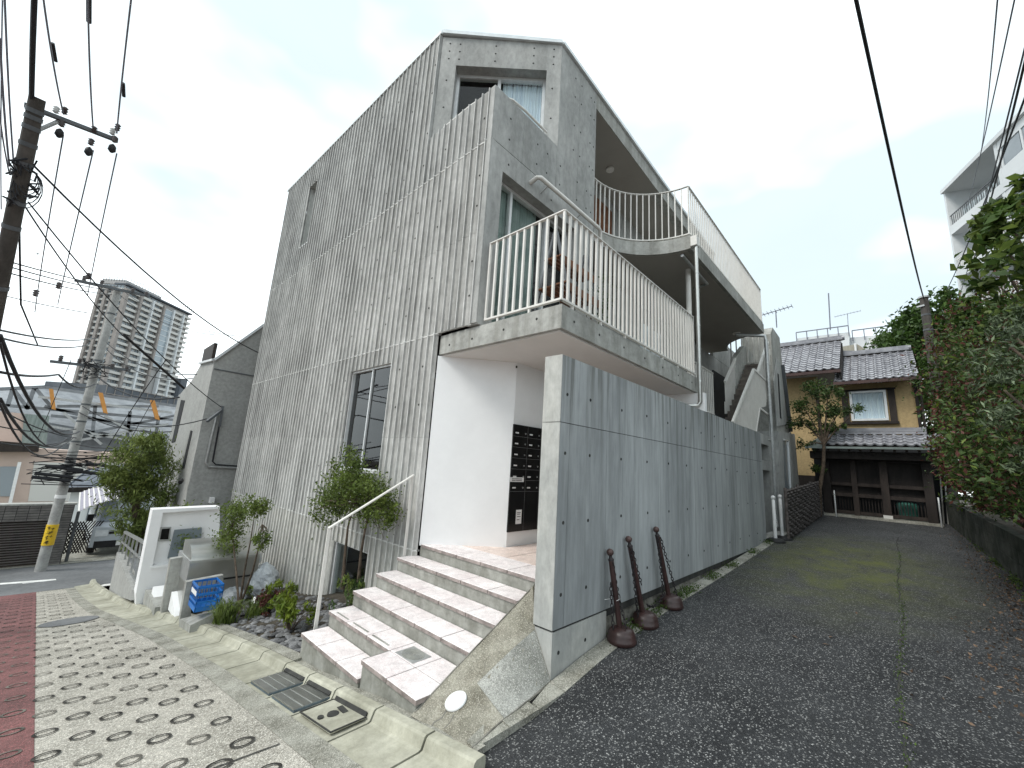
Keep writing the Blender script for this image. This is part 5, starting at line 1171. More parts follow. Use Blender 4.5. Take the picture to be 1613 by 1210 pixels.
for k, (a, c, da, dc, sg_, r_, lb) in enumerate([
    ((0, 408), (186, 452), 9, 18.7, .05, .016, 'uppermost line reaching the head of the grey pole'), ((0, 416), (178, 458), 9, 18.7, .05, .016, 'second line reaching the head of the grey pole'), ((0, 426), (176, 464), 9, 18.7, .06, .016, 'third line reaching the head of the grey pole'),
    ((0, 464), (138, 493), 12, 12, .02, .012, 'span wire joining the three hanging insulators'),
    ((0, 520), (150, 533), 9, 18.5, .1, .022, 'line crossing to the middle of the grey pole'), ((0, 532), (140, 543), 9, 18.5, .12, .022, 'lower line crossing to the middle of the grey pole'),
    ((0, 586), (92, 590), 9, 14, .05, .03, 'thick black cable at roof height left of the grey pole'), ((92, 590), (150, 605), 14, 18.5, .2, .03, 'thick cable sagging past the grey pole'),
    ((150, 590), (282, 626), 18.6, 14, .3, .03, 'grey cable from the grey pole to the grey house'), ((190, 455), (378, 530), 18.7, 13.5, .3, .012, 'line from the head of the grey pole over the grey house'), ((186, 462), (345, 528), 18.7, 13.8, .3, .012, 'lower line from the head of the grey pole over the grey house'),
    ((168, 540), (310, 590), 18.6, 14, .3, .018, 'line from the middle of the grey pole to the grey house'), ((168, 550), (303, 596), 18.6, 14, .35, .018, 'lower line from the middle of the grey pole to the grey house'),
    ((0, 528), (125, 680), 8.3, 18, .5, .035, 'heavy cable bundle sagging from the near pole to the grey pole'), ((0, 540), (115, 690), 8.3, 18, .7, .02, 'slack cable below the heavy bundle'),
    ((0, 628), (105, 692), 9, 18, .4, .03, 'black cable low at the left edge'), ((0, 636), (100, 700), 9, 18, .5, .022, 'lowest black cable at the left edge'),
    ((0, 645), (120, 690), 14, 18.5, .1, .02, 'straight cable crossing the pink building'), ((0, 672), (120, 676), 14, 18.5, .1, .02, 'level cable crossing the pink building'), ((0, 698), (110, 694), 14, 18.5, .1, .022, 'cable just over the garage wall'),
    ((125, 650), (270, 680), 18.6, 16, .2, .022, 'cable in front of the steel roof frame'), ((130, 640), (325, 660), 18.6, 13.6, .4, .02, 'cable ending at the bracket of the grey house'), ((120, 700), (262, 690), 18.6, 16, .2, .02, 'low cable passing above the feathery tree'),
    ((262, 566), (160, 720), 13, 18, -.1, .015, 'stay wire slanting down past the steel frame'), ((250, 615), (175, 745), 16, 18, 0, .012, 'thin slanting stay wire above the feathery tree'),
    ((112, 567), (60, 690), 17, 18.5, 0, .012, 'slanting stay left of the grey pole'), ((30, 330), (33, 480), 8.2, 9, 0, .016, 'cable hanging down along the near pole'), ((33, 480), (60, 545), 9, 12, .0, .016, 'curved end of the hanging cable'),
    ((36, 320), (200, 535), 8.2, 11.5, .1, .014, 'cable slanting across the tower to the black sleeve')]):
    wire(lb, A_(*a, da), A_(*c, dc), sg_, r_, grp=G)
# garage with tiled wall, van, carport, houses
gw = thing('garage_wall', 'grey brick-tiled garage wall with horizontal grille across the side street', 'wall', at(95, 893, Y=19.6))
Yw = 19.6
def brick_face(poly_px, Y, par, ch=.09, bw=.32):
    P_ = [Vector(at(*q, Y=Y)) for q in poly_px]; x0, x1 = min(p_.x for p_ in P_), max(p_.x for p_ in P_); z0, z1 = min(p_.z for p_ in P_), max(p_.z for p_ in P_)
    MB().prism(P_, (0, .4, 0)).build('pier', 'bwall', par); n = int((z1-z0)/ch); b = MB()
    for j in range(n): b.box((x0, Y-.006, z0+ch*j+.008), (x1, Y-.002, z0+ch*(j+1)-.008))
    b.build('brick_courses', 'bwall', par, kind='stuff')
def RX(x0, x1, z0, z1, Y): return [Vector((x, Y, z)) for x, z in ((x0, z0), (x1, z0), (x1, z1), (x0, z1))]
gA, gB = at(124, 795, Y=Yw), at(85, 893, Y=Yw); zT, zB = gA.z, gB.z; xR = (gA.x+gB.x)/2
def bricks(x0, x1, z0, z1, Y, par):
    MB().prism(RX(x0, x1, z0, z1, Y+.02), (0, .35, 0)).build('pier', 'hole', par)
    n = max(1, round((z1-z0)/.075)); me = bpy.data.meshes.new('brick'); W_ = .24; q = MB().box((0, 0, 0), (W_-.014, .03, (z1-z0)/n-.014)); me.from_pydata(q.v, [], q.f); me.materials.append(K['bwall'])
    k = max(1, round((x1-x0)/W_)); 
    for j in range(n):
        for i in range(k): 
            o = link('brick', me, par, loc=(x0+i*(x1-x0)/k, Y-.01, z0+j*(z1-z0)/n)); o.scale.x = (x1-x0)/k/W_
bricks(-2.2, xR+.02, zT-.46, zT, Yw, gw); bricks(xR-.33, xR+.02, zB, zT-.465, Yw, gw)
MB().box((-2.2, Yw-.03, zT), (xR+.06, Yw+.4, zT+.05)).build('coping', 'slab', gw)
for j in range(18): MB().box((-2.2, Yw+.1, zB+.1+j*(zT-.55-zB)/18), (xR-.34, Yw+.13, zB+.1+j*(zT-.55-zB)/18+.045)).build('slat', 'dwood2', gw)
MB().box((-2.2, Yw+.5, zB), (xR-.3, Yw+.55, zT-.5)).build('backing', 'pale', gw)
la = thing('lattice_fence', 'dark diagonal lattice fence between the garage wall and the parked van', 'fence', at(115, 875, Y=22))
l0, l1 = at(118, 822, Y=20.4), at(138, 870, Y=20.4); b = MB()
for i in range(14):
    t = i/13; b.bar((l0.x-.2+t*.9, 20.4, l0.z), (l0.x-.2+t*.9-.5, 20.4, l1.z), .03); b.bar((l0.x-.7+t*.9, 20.42, l0.z), (l0.x-.7+t*.9+.5, 20.42, l1.z), .03)
b.build('lattice', 'dwood', la, kind='stuff')
# van
vY, vx, vz = 20.3, at(138, 868, Y=20.3).x, zs(20.3)+.02
vn = thing('parked_van', 'silver minivan parked nose outward under the striped carport', 'van', (vx+.85, vY, vz))
b = MB(); vp = [(0, .30), (0, .95), (.22, 1.06), (.95, 1.78), (1.3, 1.90), (4.4, 1.92), (4.45, .30)]; nx = 7; v = []
xsv = [(0, .0), (.08, 0), (.2, 0), (.85, 0), (1.5, 0), (1.62, 0), (1.7, 0)]
for k, (dx, _) in enumerate(xsv):
    ins = .14 if k in (0, 6) else .05 if k in (1, 5) else 0
    for y, z in vp: v.append((vx+dx+(.05 if k == 0 else -.05 if k == 6 else 0)*(z > 1.05), vY+y+ins*(1 if y < 4 else -1)*(.6), vz+z-(ins*.4 if z > 1.5 else 0)))
n = len(vp); b.add(v, [(k*n+i, k*n+(i+1) % n, (k+1)*n+(i+1) % n, (k+1)*n+i) for k in range(6) for i in range(n)], False); b.add(v, [tuple(range(n-1, -1, -1)), tuple(range(6*n, 7*n))]); b.build('body', 'van', vn)
MB().prism([(vx+.12, vY+.27, vz+1.10), (vx+1.58, vY+.27, vz+1.10), (vx+1.50, vY+.90, vz+1.72), (vx+.20, vY+.90, vz+1.72)], (0, -.03, .02)).build('windscreen', 'twin', vn)
MB().prism([(vx+.1, vY-.02, vz+.28), (vx+1.6, vY-.02, vz+.28), (vx+1.6, vY-.02, vz+.5), (vx+.1, vY-.02, vz+.5)], (0, .1, 0)).build('lower_grille', 'blk', vn)
MB().box((vx+.42, vY-.015, vz+.72), (vx+1.28, vY+.1, vz+.80)).build('grille', 'blk', vn)
for x in (vx+.08, vx+1.3): MB().box((x, vY-.02, vz+.66), (x+.32, vY+.12, vz+.86)).build('headlight', 'lamp', vn)
MB().box((vx+.66, vY-.03, vz+.33), (vx+1.02, vY-.021, vz+.49)).build('number_plate', 'wpl', vn)
for x in (vx+.0, vx+1.5):
    for y in (.75, 3.5):
        wh = MB().lathe((x, vY+y, vz+.31), [(.31, 0), (.31, .19), (.2, .2)], 20, (1, 0, 0)).build('wheel', 'blk', vn)
MB().box((vx-.005, vY+.95, vz+1.15), (vx+.03, vY+4.2, vz+1.7)).build('side_window', 'twin', vn)
for x in (vx-.18, vx+1.72): MB().box((x, vY+.55, vz+1.1), (x+.16, vY+.68, vz+1.32)).build('wing_mirror', 'blk', vn)
cp = thing('carport_roof', 'curved translucent carport roof above the silver van', 'carport', at(150, 810, Y=22))
b = MB(); v = []
for k in range(9):
    t = k/8; px = 124+t*70; py = 806-math.sin(t*1.5)*20; a = Vector(at(px, py, Y=19.9)); c = Vector(at(px+10, py-1, Y=26)); v += [a, Vector((a.x+.1, 25, a.z+.15))]
b.add(v, [(2*k, 2*k+1, 2*k+3, 2*k+2) for k in range(8)], True); cpo = b.build('roof_sheet', 'poly', cp)
for k in range(0, 9, 1): MB().bar(v[2*k], v[2*k+1], .04).build('rafter', 'wm', cp)
MB().bar(v[0], (v[0].x, v[0].y, vz), .08).build('post', 'frame', cp)
hr = thing('tiled_roof_house', 'low white-walled house with a blue-grey hipped roof behind the carport', 'house', at(150, 800, Y=28))
Yh = 27.5
def P3(px, py, Y): return Vector(at(px, py, Y=Y))
e0_, e1__ = P3(98, 772, Yh), P3(250, 768, Yh); r0_, r1_ = P3(140, 740, Yh+3), P3(260, 722, Yh+3)
MB().prism([e0_, e1__, r1_, r0_], (0, 0, -.12)).build('roof', 'broof', hr); MB().bar(e0_, e1__, .12, .2).build('eave', 'dwood', hr)
for k in range(9): MB().bar(e0_.lerp(e1__, k/9)+Vector((0, 0, .03)), r0_.lerp(r1_, k/9)+Vector((0, 0, .03)), .05, .05).build('roof_batten', 'broof', hr)
MB().box((e0_.x+.3, Yh+.4, -3.5), (e1__.x+2, Yh+.6, e0_.z-.1)).build('wall', 'wbld', hr)
MB().box((e0_.x+1.0, Yh+.36, e0_.z-1.4), (e0_.x+2.0, Yh+.39, e0_.z-.5)).build('window', 'twin', hr)
pk = thing('pink_building', 'pink-beige building with terraces behind the garage wall', 'building', at(60, 760, Y=34))
Yp = 34
MB().prism([P3(-60, 700, Yp), P3(330, 722, Yp), P3(330, 900, Yp), P3(-60, 900, Yp)], (0, 2, 0)).build('wall', 'pink', pk)
MB().prism([P3(-80, 640, Yp+2.1), P3(72, 655, Yp+2.1), P3(60, 712, Yp+2.1), P3(-80, 712, Yp+2.1)], (0, 3, 0)).build('upper_wall', 'pink', pk)
MB().prism([P3(-60, 690, Yp-.6), P3(62, 700, Yp-.6), P3(60, 712, Yp-.6), P3(-60, 712, Yp-.6)], (0, .6, 0)).build('canopy', 'dwood2', pk)
MB().prism([P3(38, 652, Yp+2), P3(78, 655, Yp+2), P3(72, 708, Yp+2), P3(34, 700, Yp+2)], (0, .05, 0)).build('sheeting', 'curt2', pk)
for (a, c) in ((52, 138), (156, 205)):
    MB().prism([P3(a+2, 728, Yp-.02), P3(c, 730, Yp-.02), P3(c-8, 790, Yp-.02), P3(a-8, 790, Yp-.02)], (0, .01, 0)).build('wall_panel', 'pale', pk)
MB().prism([P3(0, 735, Yp-.05), P3(28, 735, Yp-.05), P3(20, 782, Yp-.05), P3(0, 782, Yp-.05)], (0, .02, 0)).build('window', 'twin', pk)
MB().bar(P3(31, 728, Yp-.4), P3(16, 792, Yp-.4), .12).build('downpipe', 'wpl', pk)
fm = thing('steel_roof_frame', 'blue-grey steel roof structure with three orange panels below the tower', 'structure', at(150, 680, Y=48)); Yf = 48
def bars(par, lst, Y, w_, name='beam', m='sframe'):
    for a, c in lst: MB().bar(P3(*a, Y), P3(*c, Y), w_).build(name, m, par)
MB().prism([P3(-40, 612, Yf+6), P3(70, 607, Yf+6), P3(290, 640, Yf+6), P3(290, 700, Yf), P3(60, 720, Yf), P3(-40, 640, Yf)], (0, 0, -.2)).build('glazed_roof', 'sframe', fm)
bars(fm, [((0, 613), (72, 610)), ((72, 610), (280, 640)), ((20, 613), (12, 640)), ((54, 612), (42, 645)), ((22, 614), (45, 645)), ((0, 638), (280, 662)), ((56, 612), (80, 640)), ((70, 640), (270, 690)), ((90, 640), (250, 640)), ((80, 655), (275, 672)), ((100, 690), (275, 655)), ((150, 640), (145, 690)), ((205, 648), (200, 690)), ((250, 655), (245, 690))], Yf-.5, .22)
for a in ((77, 612, 84, 646), (155, 618, 166, 652), (237, 630, 248, 662)):
    MB().prism([P3(a[0], a[1], Yf-1.5), P3(a[0]+7, a[1]+1, Yf-1.5), P3(a[2]+4, a[3], Yf-1.5), P3(a[2]-3, a[3]-2, Yf-1.5)], (0, .4, 0)).build('orange_panel', 'orange', fm)
bars(fm, [((60, 625), (270, 650)), ((70, 670), (270, 705)), ((90, 700), (265, 668)), ((165, 655), (240, 700)), ((100, 650), (160, 700))], Yf-1, .18, 'brace', 'steel')
# tower
tw = thing('tower_block', 'tall pale apartment tower with dark balcony bands, ringed with scaffolding at its foot', 'tower', at(180, 600, D=150))
dN = Vector((.724, .689, 0)).normalized(); dL = Vector((-.689, .724, 0))
r_ = ray(183, 600); Dt = 160/math.hypot(r_[0], r_[1]); C0 = Vector((r_[0]*Dt, r_[1]*Dt, 0))
def hitz(px, py, p_): # height on the vertical line through p_ nearest the sight line
    r = ray(px, py); return EYE+r[2]*math.hypot(p_.x, p_.y)/math.hypot(r[0], r[1])
def along(px, py, d):   # distance along d from C0 at which the vertical plane meets the pixel's bearing
    r = ray(px, py); det = d.x*(-r[1])+r[0]*d.y; return (C0.x*r[1]-C0.y*r[0])/( d.y*r[0]-d.x*r[1])
C0 = Vector((ray(192, 470)[0], ray(192, 470)[1], 0)).normalized()*160
LR = abs(along(292, 520, dN)); LL = abs(along(150, 500, dL)); ZT = hitz(192, 448, C0); ZB = hitz(170, 595, C0)-2; FH = (ZT-ZB)/17
HR = hitz(292, 488, C0+dN*LR)
def T3(u, side, z, off=0):
    return (C0+dN*u-dL*off if side == 0 else C0+dL*u-dN*off)+Vector((0, 0, z))
MB().prism([T3(0, 0, ZB-30), T3(LR, 0, ZB-30), T3(LR, 0, ZB-30)+dL*LL, T3(0, 0, ZB-30)+dL*LL], (0, 0, ZT-ZB+30)).build('core', 'tcore', tw)
bo = MB(); wi_ = MB()
for j in range(17):
    z = ZB+FH*j
    MB().prism([T3(-.3, 0, z, .9), T3(LR*.52, 0, z, .9), T3(LR*.52, 0, z, 0), T3(-.3, 0, z, 0)], (0, 0, FH*.42)).build('balcony_band', 'pale', tw)
    MB().prism([T3(LR*.70, 0, z, .9), T3(LR+.3, 0, z, .9), T3(LR+.3, 0, z, 0), T3(LR*.70, 0, z, 0)], (0, 0, FH*.42)).build('balcony_band', 'pale', tw)
    MB().prism([T3(0, 1, z, .6), T3(LL, 1, z, .6), T3(LL, 1, z, 0), T3(0, 1, z, 0)], (0, 0, FH*.36)).build('balcony_band', 'pale', tw)
    for k in range(10):
        a = LR*(.02+.05*k); wi_.prism([T3(a, 0, z+FH*.45, .12), T3(a+LR*.034, 0, z+FH*.45, .12), T3(a+LR*.034, 0, z+FH*.95, .12), T3(a, 0, z+FH*.95, .12)], dL*.1)
    for k in range(6):
        a = LL*(.03+.16*k); wi_.prism([T3(a, 1, z+FH*.4, .12), T3(a+LL*.12, 1, z+FH*.4, .12), T3(a+LL*.12, 1, z+FH*.95, .12), T3(a, 1, z+FH*.95, .12)], dN*.1)
wi_.build('windows', 'twin', tw, kind='stuff')
for a, w_ in ((-.4, .9), (LR*.18, .8), (LR*.36, .5), (LR*.53, .6), (LR*.69, .5), (LR*.86, .5)): MB().prism([T3(a, 0, ZB-10, 1.3), T3(a+w_, 0, ZB-10, 1.3), T3(a+w_, 0, ZB-10, .2), T3(a, 0, ZB-10, .2)], (0, 0, ZT-ZB+9)).build('pier', 'tbrn' if w_ > .55 else 'wbld', tw)
for a in (LL*.3, LL*.62, LL*.95): MB().prism([T3(a, 1, ZB-10, 1.0), T3(a+.7, 1, ZB-10, 1.0), T3(a+.7, 1, ZB-10, .2), T3(a, 1, ZB-10, .2)], (0, 0, ZT-ZB+9)).build('pier', 'tbrn', tw)
MB().prism([T3(LR*.54, 0, ZB+FH*5, .8), T3(LR*.69, 0, ZB+FH*5, .8), T3(LR*.69, 0, ZT-FH, .8), T3(LR*.54, 0, ZT-FH, .8)], dL*.5).build('glass_bay', 'bluw', tw)
for j in range(12): MB().prism([T3(LR*.54, 0, ZB+FH*(5+j)-.1, .85), T3(LR*.69, 0, ZB+FH*(5+j)-.1, .85), T3(LR*.69, 0, ZB+FH*(5+j)+.1, .85), T3(LR*.54, 0, ZB+FH*(5+j)+.1, .85)], dL*.04).build('glass_bay_rail', 'wbld', tw)
MB().prism([T3(-.2, 0, ZT+.1, 1.0), T3(LR+.3, 0, ZT+.1, 1.0), T3(LR+.3, 0, ZT+.1, -3), T3(-.2, 0, ZT+.1, -3)], (0, 0, .45)).build('roof_edge', 'scaf', tw)
MB().prism([T3(2, 0, ZT+1, -2), T3(LR*.6, 0, ZT+1, -2), T3(LR*.6, 0, ZT+1, -9), T3(2, 0, ZT+1, -9)], (0, 0, 1.4)).build('roof_plant', 'tcore', tw)
b = MB()
for k in range(26): b.bar(T3(LR*k/25, 0, ZT+.9, 1.4), T3(LR*k/25, 0, ZT+2.3, 1.4), .12)
for k in range(9): b.bar(T3(LL*k/8, 1, ZT+.9, .5), T3(LL*k/8, 1, ZT+2.3, .5), .12)
b.build('roof_masts', 'scaf', tw, kind='stuff')
MB().prism([T3(-6, 0, ZB-40, 8), T3(LR+2, 0, ZB-40, 8), T3(LR+2, 0, ZB-40, -8), T3(-6, 0, ZB-40, -8)], (0, 0, 39.0)).build('scaffold_screen', 'scaf', tw)
b = MB()
for k in range(14): b.bar(T3(-6+k*(LR+8)/13, 0, ZB-30, 8.1), T3(-6+k*(LR+8)/13, 0, ZB-.6, 8.1), .15)
for z in range(6): b.bar(T3(-6, 0, ZB-1-z*2.1, 8.1), T3(LR+2, 0, ZB-1-z*2.1, 8.1), .15)
b.build('scaffold_poles', 'tbrn', tw, kind='stuff')
MB().prism([T3(LR+.5, 0, ZB-10, 2), T3(LR+3.2, 0, ZB-10, 2), T3(LR+3.2, 0, ZB-10, -2), T3(LR+.5, 0, ZB-10, -2)], (0, 0, 10+FH*4)).build('scaffold_screen', 'scaf', tw)
# road marking
def mark(pxs, label):
    v = []
    for px, py in pxs:
        r = ray(px, py); t = 10
        for _ in range(80):
            p_ = Vector((r[0]*t, r[1]*t, r[2]*t+EYE)); t += (p_.z-zs(p_.y)-.009)/max(.12, -r[2])*.5
        v.append(p_)
    tag(MB().add(v, [tuple(range(len(v)))]).build('road_marking', 'paint'), label, 'road marking')
mark([(0, 918.5), (88, 912), (89, 914.5), (0, 921)], 'long white line painted on the side street'); mark([(36, 917.5), (55, 916), (50, 925), (32, 926.5)], 'short white block painted below the long line')
mark([(152, 923), (165, 920), (175, 919), (175, 922), (160, 924)], 'curved end of a white marking beside the stair parapet')
tag(MB().lathe((.60, 9.9, zs(9.9)+.008), [(.34, 0), (.34, .004)], 30, (0, .15, 1)).build('manhole_cover', 'road'), 'dark round manhole cover far down the ringed concrete slope', 'manhole cover')
for o_ in bpy.data.objects:
    pass

# ================================================================ END OF THE ALLEY
XG = 16.3
gt = thing('roofed_gate', 'dark timber double gate under its own small tiled roof at the end of the alley', 'gate', (XG, .5, za(XG, .5)))
zg = za(XG, .5)
for y, w_ in ((1.62, .2), (-.62, .2), (.28, .17), (.95, .13)): MB().box((XG-.1, y-w_/2, zg-.05), (XG+.1, y+w_/2, 2.55)).build('post', 'dwood2' if w_ < .2 else 'dwood', gt)
for z, h in ((2.35, .25), (1.62, .09), (1.30, .10), (.80, .09)): MB().box((XG-.05, -.52, z), (XG+.03, 1.52, z+h)).build('rail', 'dwood2' if z < 2 else 'dwood', gt)
for i in range(30):
    y = -.5+i*.068; MB().box((XG+.035, y, .85), (XG+.05, y+.022, 1.32)).build('bar', 'dwood', gt)
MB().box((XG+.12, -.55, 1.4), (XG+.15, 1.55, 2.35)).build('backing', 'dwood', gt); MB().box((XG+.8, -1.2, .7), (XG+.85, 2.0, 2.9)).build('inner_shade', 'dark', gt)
MB().box((XG-.3, -.8, zg-.08), (XG+.3, 1.75, zg+.05)).build('sill', 'edge', gt); MB().box((XG-.12, .18, zg+.05), (XG-.05, .38, zg+.14)).build('post_foot', 'pale', gt)
tag(MB().lathe((XG+.45, -.15, .78), [(.2, 0), (.24, .4), (.22, .44), (.1, .47)], 18).build('green_bin', mat('green_plastic', (.04, .16, .12), (.03, .11, .09), 4, .5)), 'round green bin seen through the lower bars of the timber gate', 'bin')
def tile_roof(par, e0, e1, r0, r1, cols, rows, m='kawara', th=.03, name='roof_tile', deck='dwood'):
    e0, e1, r0, r1 = map(Vector, (e0, e1, r0, r1)); u = (e1-e0)/cols; s = (r0-e0)/rows; nrm = u.cross(s).normalized(); nrm = nrm if nrm.z > 0 else -nrm
    W_, H_ = u.length, s.length; prof = [(0, .0), (.12, .17), (.24, .24), (.36, .16), (.5, .02), (.7, -.05), (.88, -.03), (1.0, .03)]
    b = MB(); v = []
    for k, lift in ((0, .13), (1.12, .02)):
        for a, h in prof: v.append((a*W_, k*H_, h*W_*.75+lift*W_))
    for a, h in prof: v.append((a*W_, 0, h*W_*.75+.03*W_-.02))
    n = len(prof); b.add(v, [(i, i+1, n+i+1, n+i) for i in range(n-1)], True); b.add(v, [(2*n+i, 2*n+i+1, i+1, i) for i in range(n-1)])
    me = bpy.data.meshes.new(name); me.from_pydata(b.v, [], b.f); me.materials.append(K[m]); me.polygons.foreach_set('use_smooth', b.sm)
    for j in range(rows):
        for i in range(cols):
            a = e0.lerp(e1, i/cols).lerp(r0.lerp(r1, i/cols), j/rows); uu = (e1-e0).normalized(); ss = (r0-e0).normalized(); ss = (ss-uu*uu.dot(ss)).normalized(); nn_ = uu.cross(ss)
            if nn_.z < 0: nn_ = -nn_
            o = link(name, me, par); M_ = Matrix([[uu.x, ss.x, nn_.x], [uu.y, ss.y, nn_.y], [uu.z, ss.z, nn_.z]]).to_4x4(); M_.translation = a+nn_*random.uniform(0, .006); o.matrix_basis = M_
    MB().prism([e0-nrm*.03, e1-nrm*.03, r1-nrm*.03, r0-nrm*.03], -nrm*.08).build('roof_deck', deck, par)
tile_roof(gt, (15.62, 1.50, 2.80), (15.62, -1.05, 2.78), (16.35, 1.50, 3.16), (16.35, -1.05, 3.14), 12, 4)
MB().prism([(15.55, 2.02, 2.72), (15.55, 1.5, 2.76), (16.35, 1.5, 3.12), (16.5, 1.78, 3.08)], (0, 0, -.05)).build('side_flashing', 'copper', gt)
MB().bar((15.58, 2.0, 2.71), (15.58, -1.1, 2.71), .05, .06).build('gutter', 'copper', gt)
for z, w_ in ((3.20, .2), (3.27, .16), (3.33, .13)): MB().box((16.38-w_/2, -.72, z-.03), (16.38+w_/2, 1.55, z+.03)).build('ridge_tile', 'kawara', gt)
for i in range(12): MB().bar((15.66, 1.7-i*.245, 2.64), (16.3, 1.7-i*.245, 2.92), .06).build('rafter', 'dwood2', gt)
MB().box((15.9, -1.1, 2.4), (16.5, 1.95, 2.62)).build('lintel', 'dwood', gt)
for y in (1.42, -.75): tag(MB().lathe((XG-.45, y, zg-.02), [(.02, 0), (.02, .75), (.012, .76)], 8).build('iron_stake', 'steel'), 'thin upright stake at the ' + ('left' if y > 0 else 'right')+' jamb of the timber gate', 'stake')
# house
hs1 = thing('ochre_house', 'two-storey ochre rendered house with grey tiled roofs behind the timber gate', 'house', (19, 1, .7))
XH = 18.6
wl_ = [1.42, -.80]
def wx(y0, y1, z0, z1, name, m, X=XH, th=.2): MB().box((X, y0, z0), (X+th, y1, z1)).build(name, m, hs1)
w0, w1_, wz0, wz1 = at(1337, 616, X=XH).y, at(1395, 616, X=XH).y, at(1365, 663, X=XH).z, at(1365, 616, X=XH).z
wall('wall', (XH, 1.9, 0), (0, -1, 0), (-1, 0, 0), 1.9+.68, .6, 5.2, .2, [(1.9-w0, 1.9-w1_, wz0, wz1)], 'ochre', hs1)
window((XH, 1.9, 0), (0, -1, 0), (-1, 0, 0), 1.9-w0, 1.9-w1_, wz0, wz1, -.06, (), .07, [(1.9-w0, 1.9-w1_, 'curt')], 'glass', hs1)
for y in (w0+.13, w1_-.13): wx(y-.09, y+.09, wz0-.05, wz1, 'shutter_case', 'dwood2', XH-.08, .08)
wx(w1_-.25, w0+.25, wz0-.12, wz0-.04, 'window_ledge', 'dwood', XH-.1, .1); wx(w1_-.25, w0+.25, wz1+.01, wz1+.06, 'window_head', 'dwood', XH-.1, .1)
wx(1.9, 4.2, .6, 5.6, 'wall', 'ochre', XH+.25); wx(-.68, 1.9, 1.0, 1.5, 'dark_base', 'dwood', XH-.04, .04); wx(1.9, 4.2, .6, 1.9, 'dark_base', 'dwood', XH+.2, .05)
wall('wall', (XH+.2, -.68, 0), (1, 0, 0), (0, -1, 0), 4.5, .6, 5.2, .2, [], 'ochre', hs1)
wx(-.74, -.66, .7, 5.1, 'corner_post', 'dwood', XH-.05, .1); wx(1.86, 1.96, .7, 5.2, 'corner_post', 'dwood', XH-.03, .1)
MB().tube([(XH-.1, -.80, 5.0), (XH-.1, -.80, .7)], .035, 8).build('downpipe', 'dwood2', hs1)
def H(px, py, X): return Vector(at(px, py, X=X))
le0, le1 = H(1205, 588, 17.9), H(1320, 577, 17.9); lr0, lr1 = H(1205, 548, 19.9), H(1326, 536, 19.9)
z_ = (le0.z+le1.z)/2; le0 = Vector((17.9, 3.6, 5.62)); le1 = Vector((17.9, 1.15, 5.62)); lr0 = Vector((20.0, 3.6, 7.20)); lr1 = Vector((20.0, 1.15, 7.20))
tile_roof(hs1, le0, le1, lr0, lr1, 10, 13)
re0 = Vector((18.0, 1.35, 5.17)); re1 = Vector((18.0, -.80, 5.17)); rr0 = Vector((20.0, 1.35, 6.50)); rr1 = Vector((20.0, -.80, 6.50))
tile_roof(hs1, re0, re1, rr0, rr1, 10, 12)
for (a, c, z) in ((3.7, 1.1, 7.27), (1.12, -.72, 6.58)):
    for k, w_ in enumerate((.22, .18, .14)): MB().box((20.03-w_/2, a, z+k*.06-.03), (20.03+w_/2, c, z+k*.06+.025)).build('ridge_tile', 'kawara', hs1)
    MB().lathe((20.03, c, z+.05), [(.1, -.02), (.1, .06)], 12, (0, -1, 0)).build('ridge_end', 'kawara', hs1)
for a, c, z in ((3.6, 1.12, 5.53), (1.4, -.84, 5.08)): MB().bar((17.86, a, z), (17.86, c, z), .09, .1).build('gutter', mat('dark_red_gutter', (.08, .045, .04), (.05, .03, .03), 4, .5), hs1)
MB().prism([(17.95, 1.12, 5.5), (20.0, 1.12, 7.1), (20.0, 1.12, 5.3), (17.95, 1.12, 5.3)], (0, .05, 0)).build('verge_board', 'dwood', hs1)
MB().prism([(22, 3.6, 5.6), (20.05, 3.6, 7.2), (20.05, -.8, 7.2-.7), (22, -.8, 5.1)], (0, 0, -.05)).build('rear_roof', 'kawara', hs1)
# tree by the house
t_ = thing('garden_tree', 'dark green spreading garden tree in front of the ochre house, left of the gate roof', 'tree', at(1292, 800, X=15.3))
Xt = 15.5; tb = [Vector(at(px, py, X=Xt)) for px, py in ((1291, 815), (1291, 770), (1297, 735), (1298, 700), (1292, 670))]
MB().tube(tb, [.06, .055, .05, .04, .025], 8).build('trunk', 'bark', t_)
for e in ((1265, 640), (1285, 625), (1305, 615), (1325, 640), (1340, 655), (1262, 662), (1312, 660), (1275, 700)): MB().tube([tb[3], tb[3].lerp(Vector(at(*e, X=Xt)), .5)+Vector((0, 0, .05)), Vector(at(*e, X=Xt))], [.03, .02, .008], 5).build('branch', 'bark', t_)
cr_ = [clumps(tuple(at(px, py, X=Xt+.1*k % 3*.3)), (.3, rr, rr*.62), n_, 60, .5) for k, (px, py, rr, n_) in enumerate(((1285, 612, .34, 12), (1308, 618, .3, 9), (1265, 640, .34, 12), (1300, 645, .4, 10), (1325, 652, .32, 9), (1345, 645, .2, 5), (1260, 668, .3, 9), (1290, 675, .38, 12), (1318, 672, .25, 5), (1272, 700, .28, 7), (1282, 735, .2, 4), (1296, 745, .16, 3)))]
leaves('foliage', np.concatenate(cr_), .075, 'lf2', t_, .5, .1)
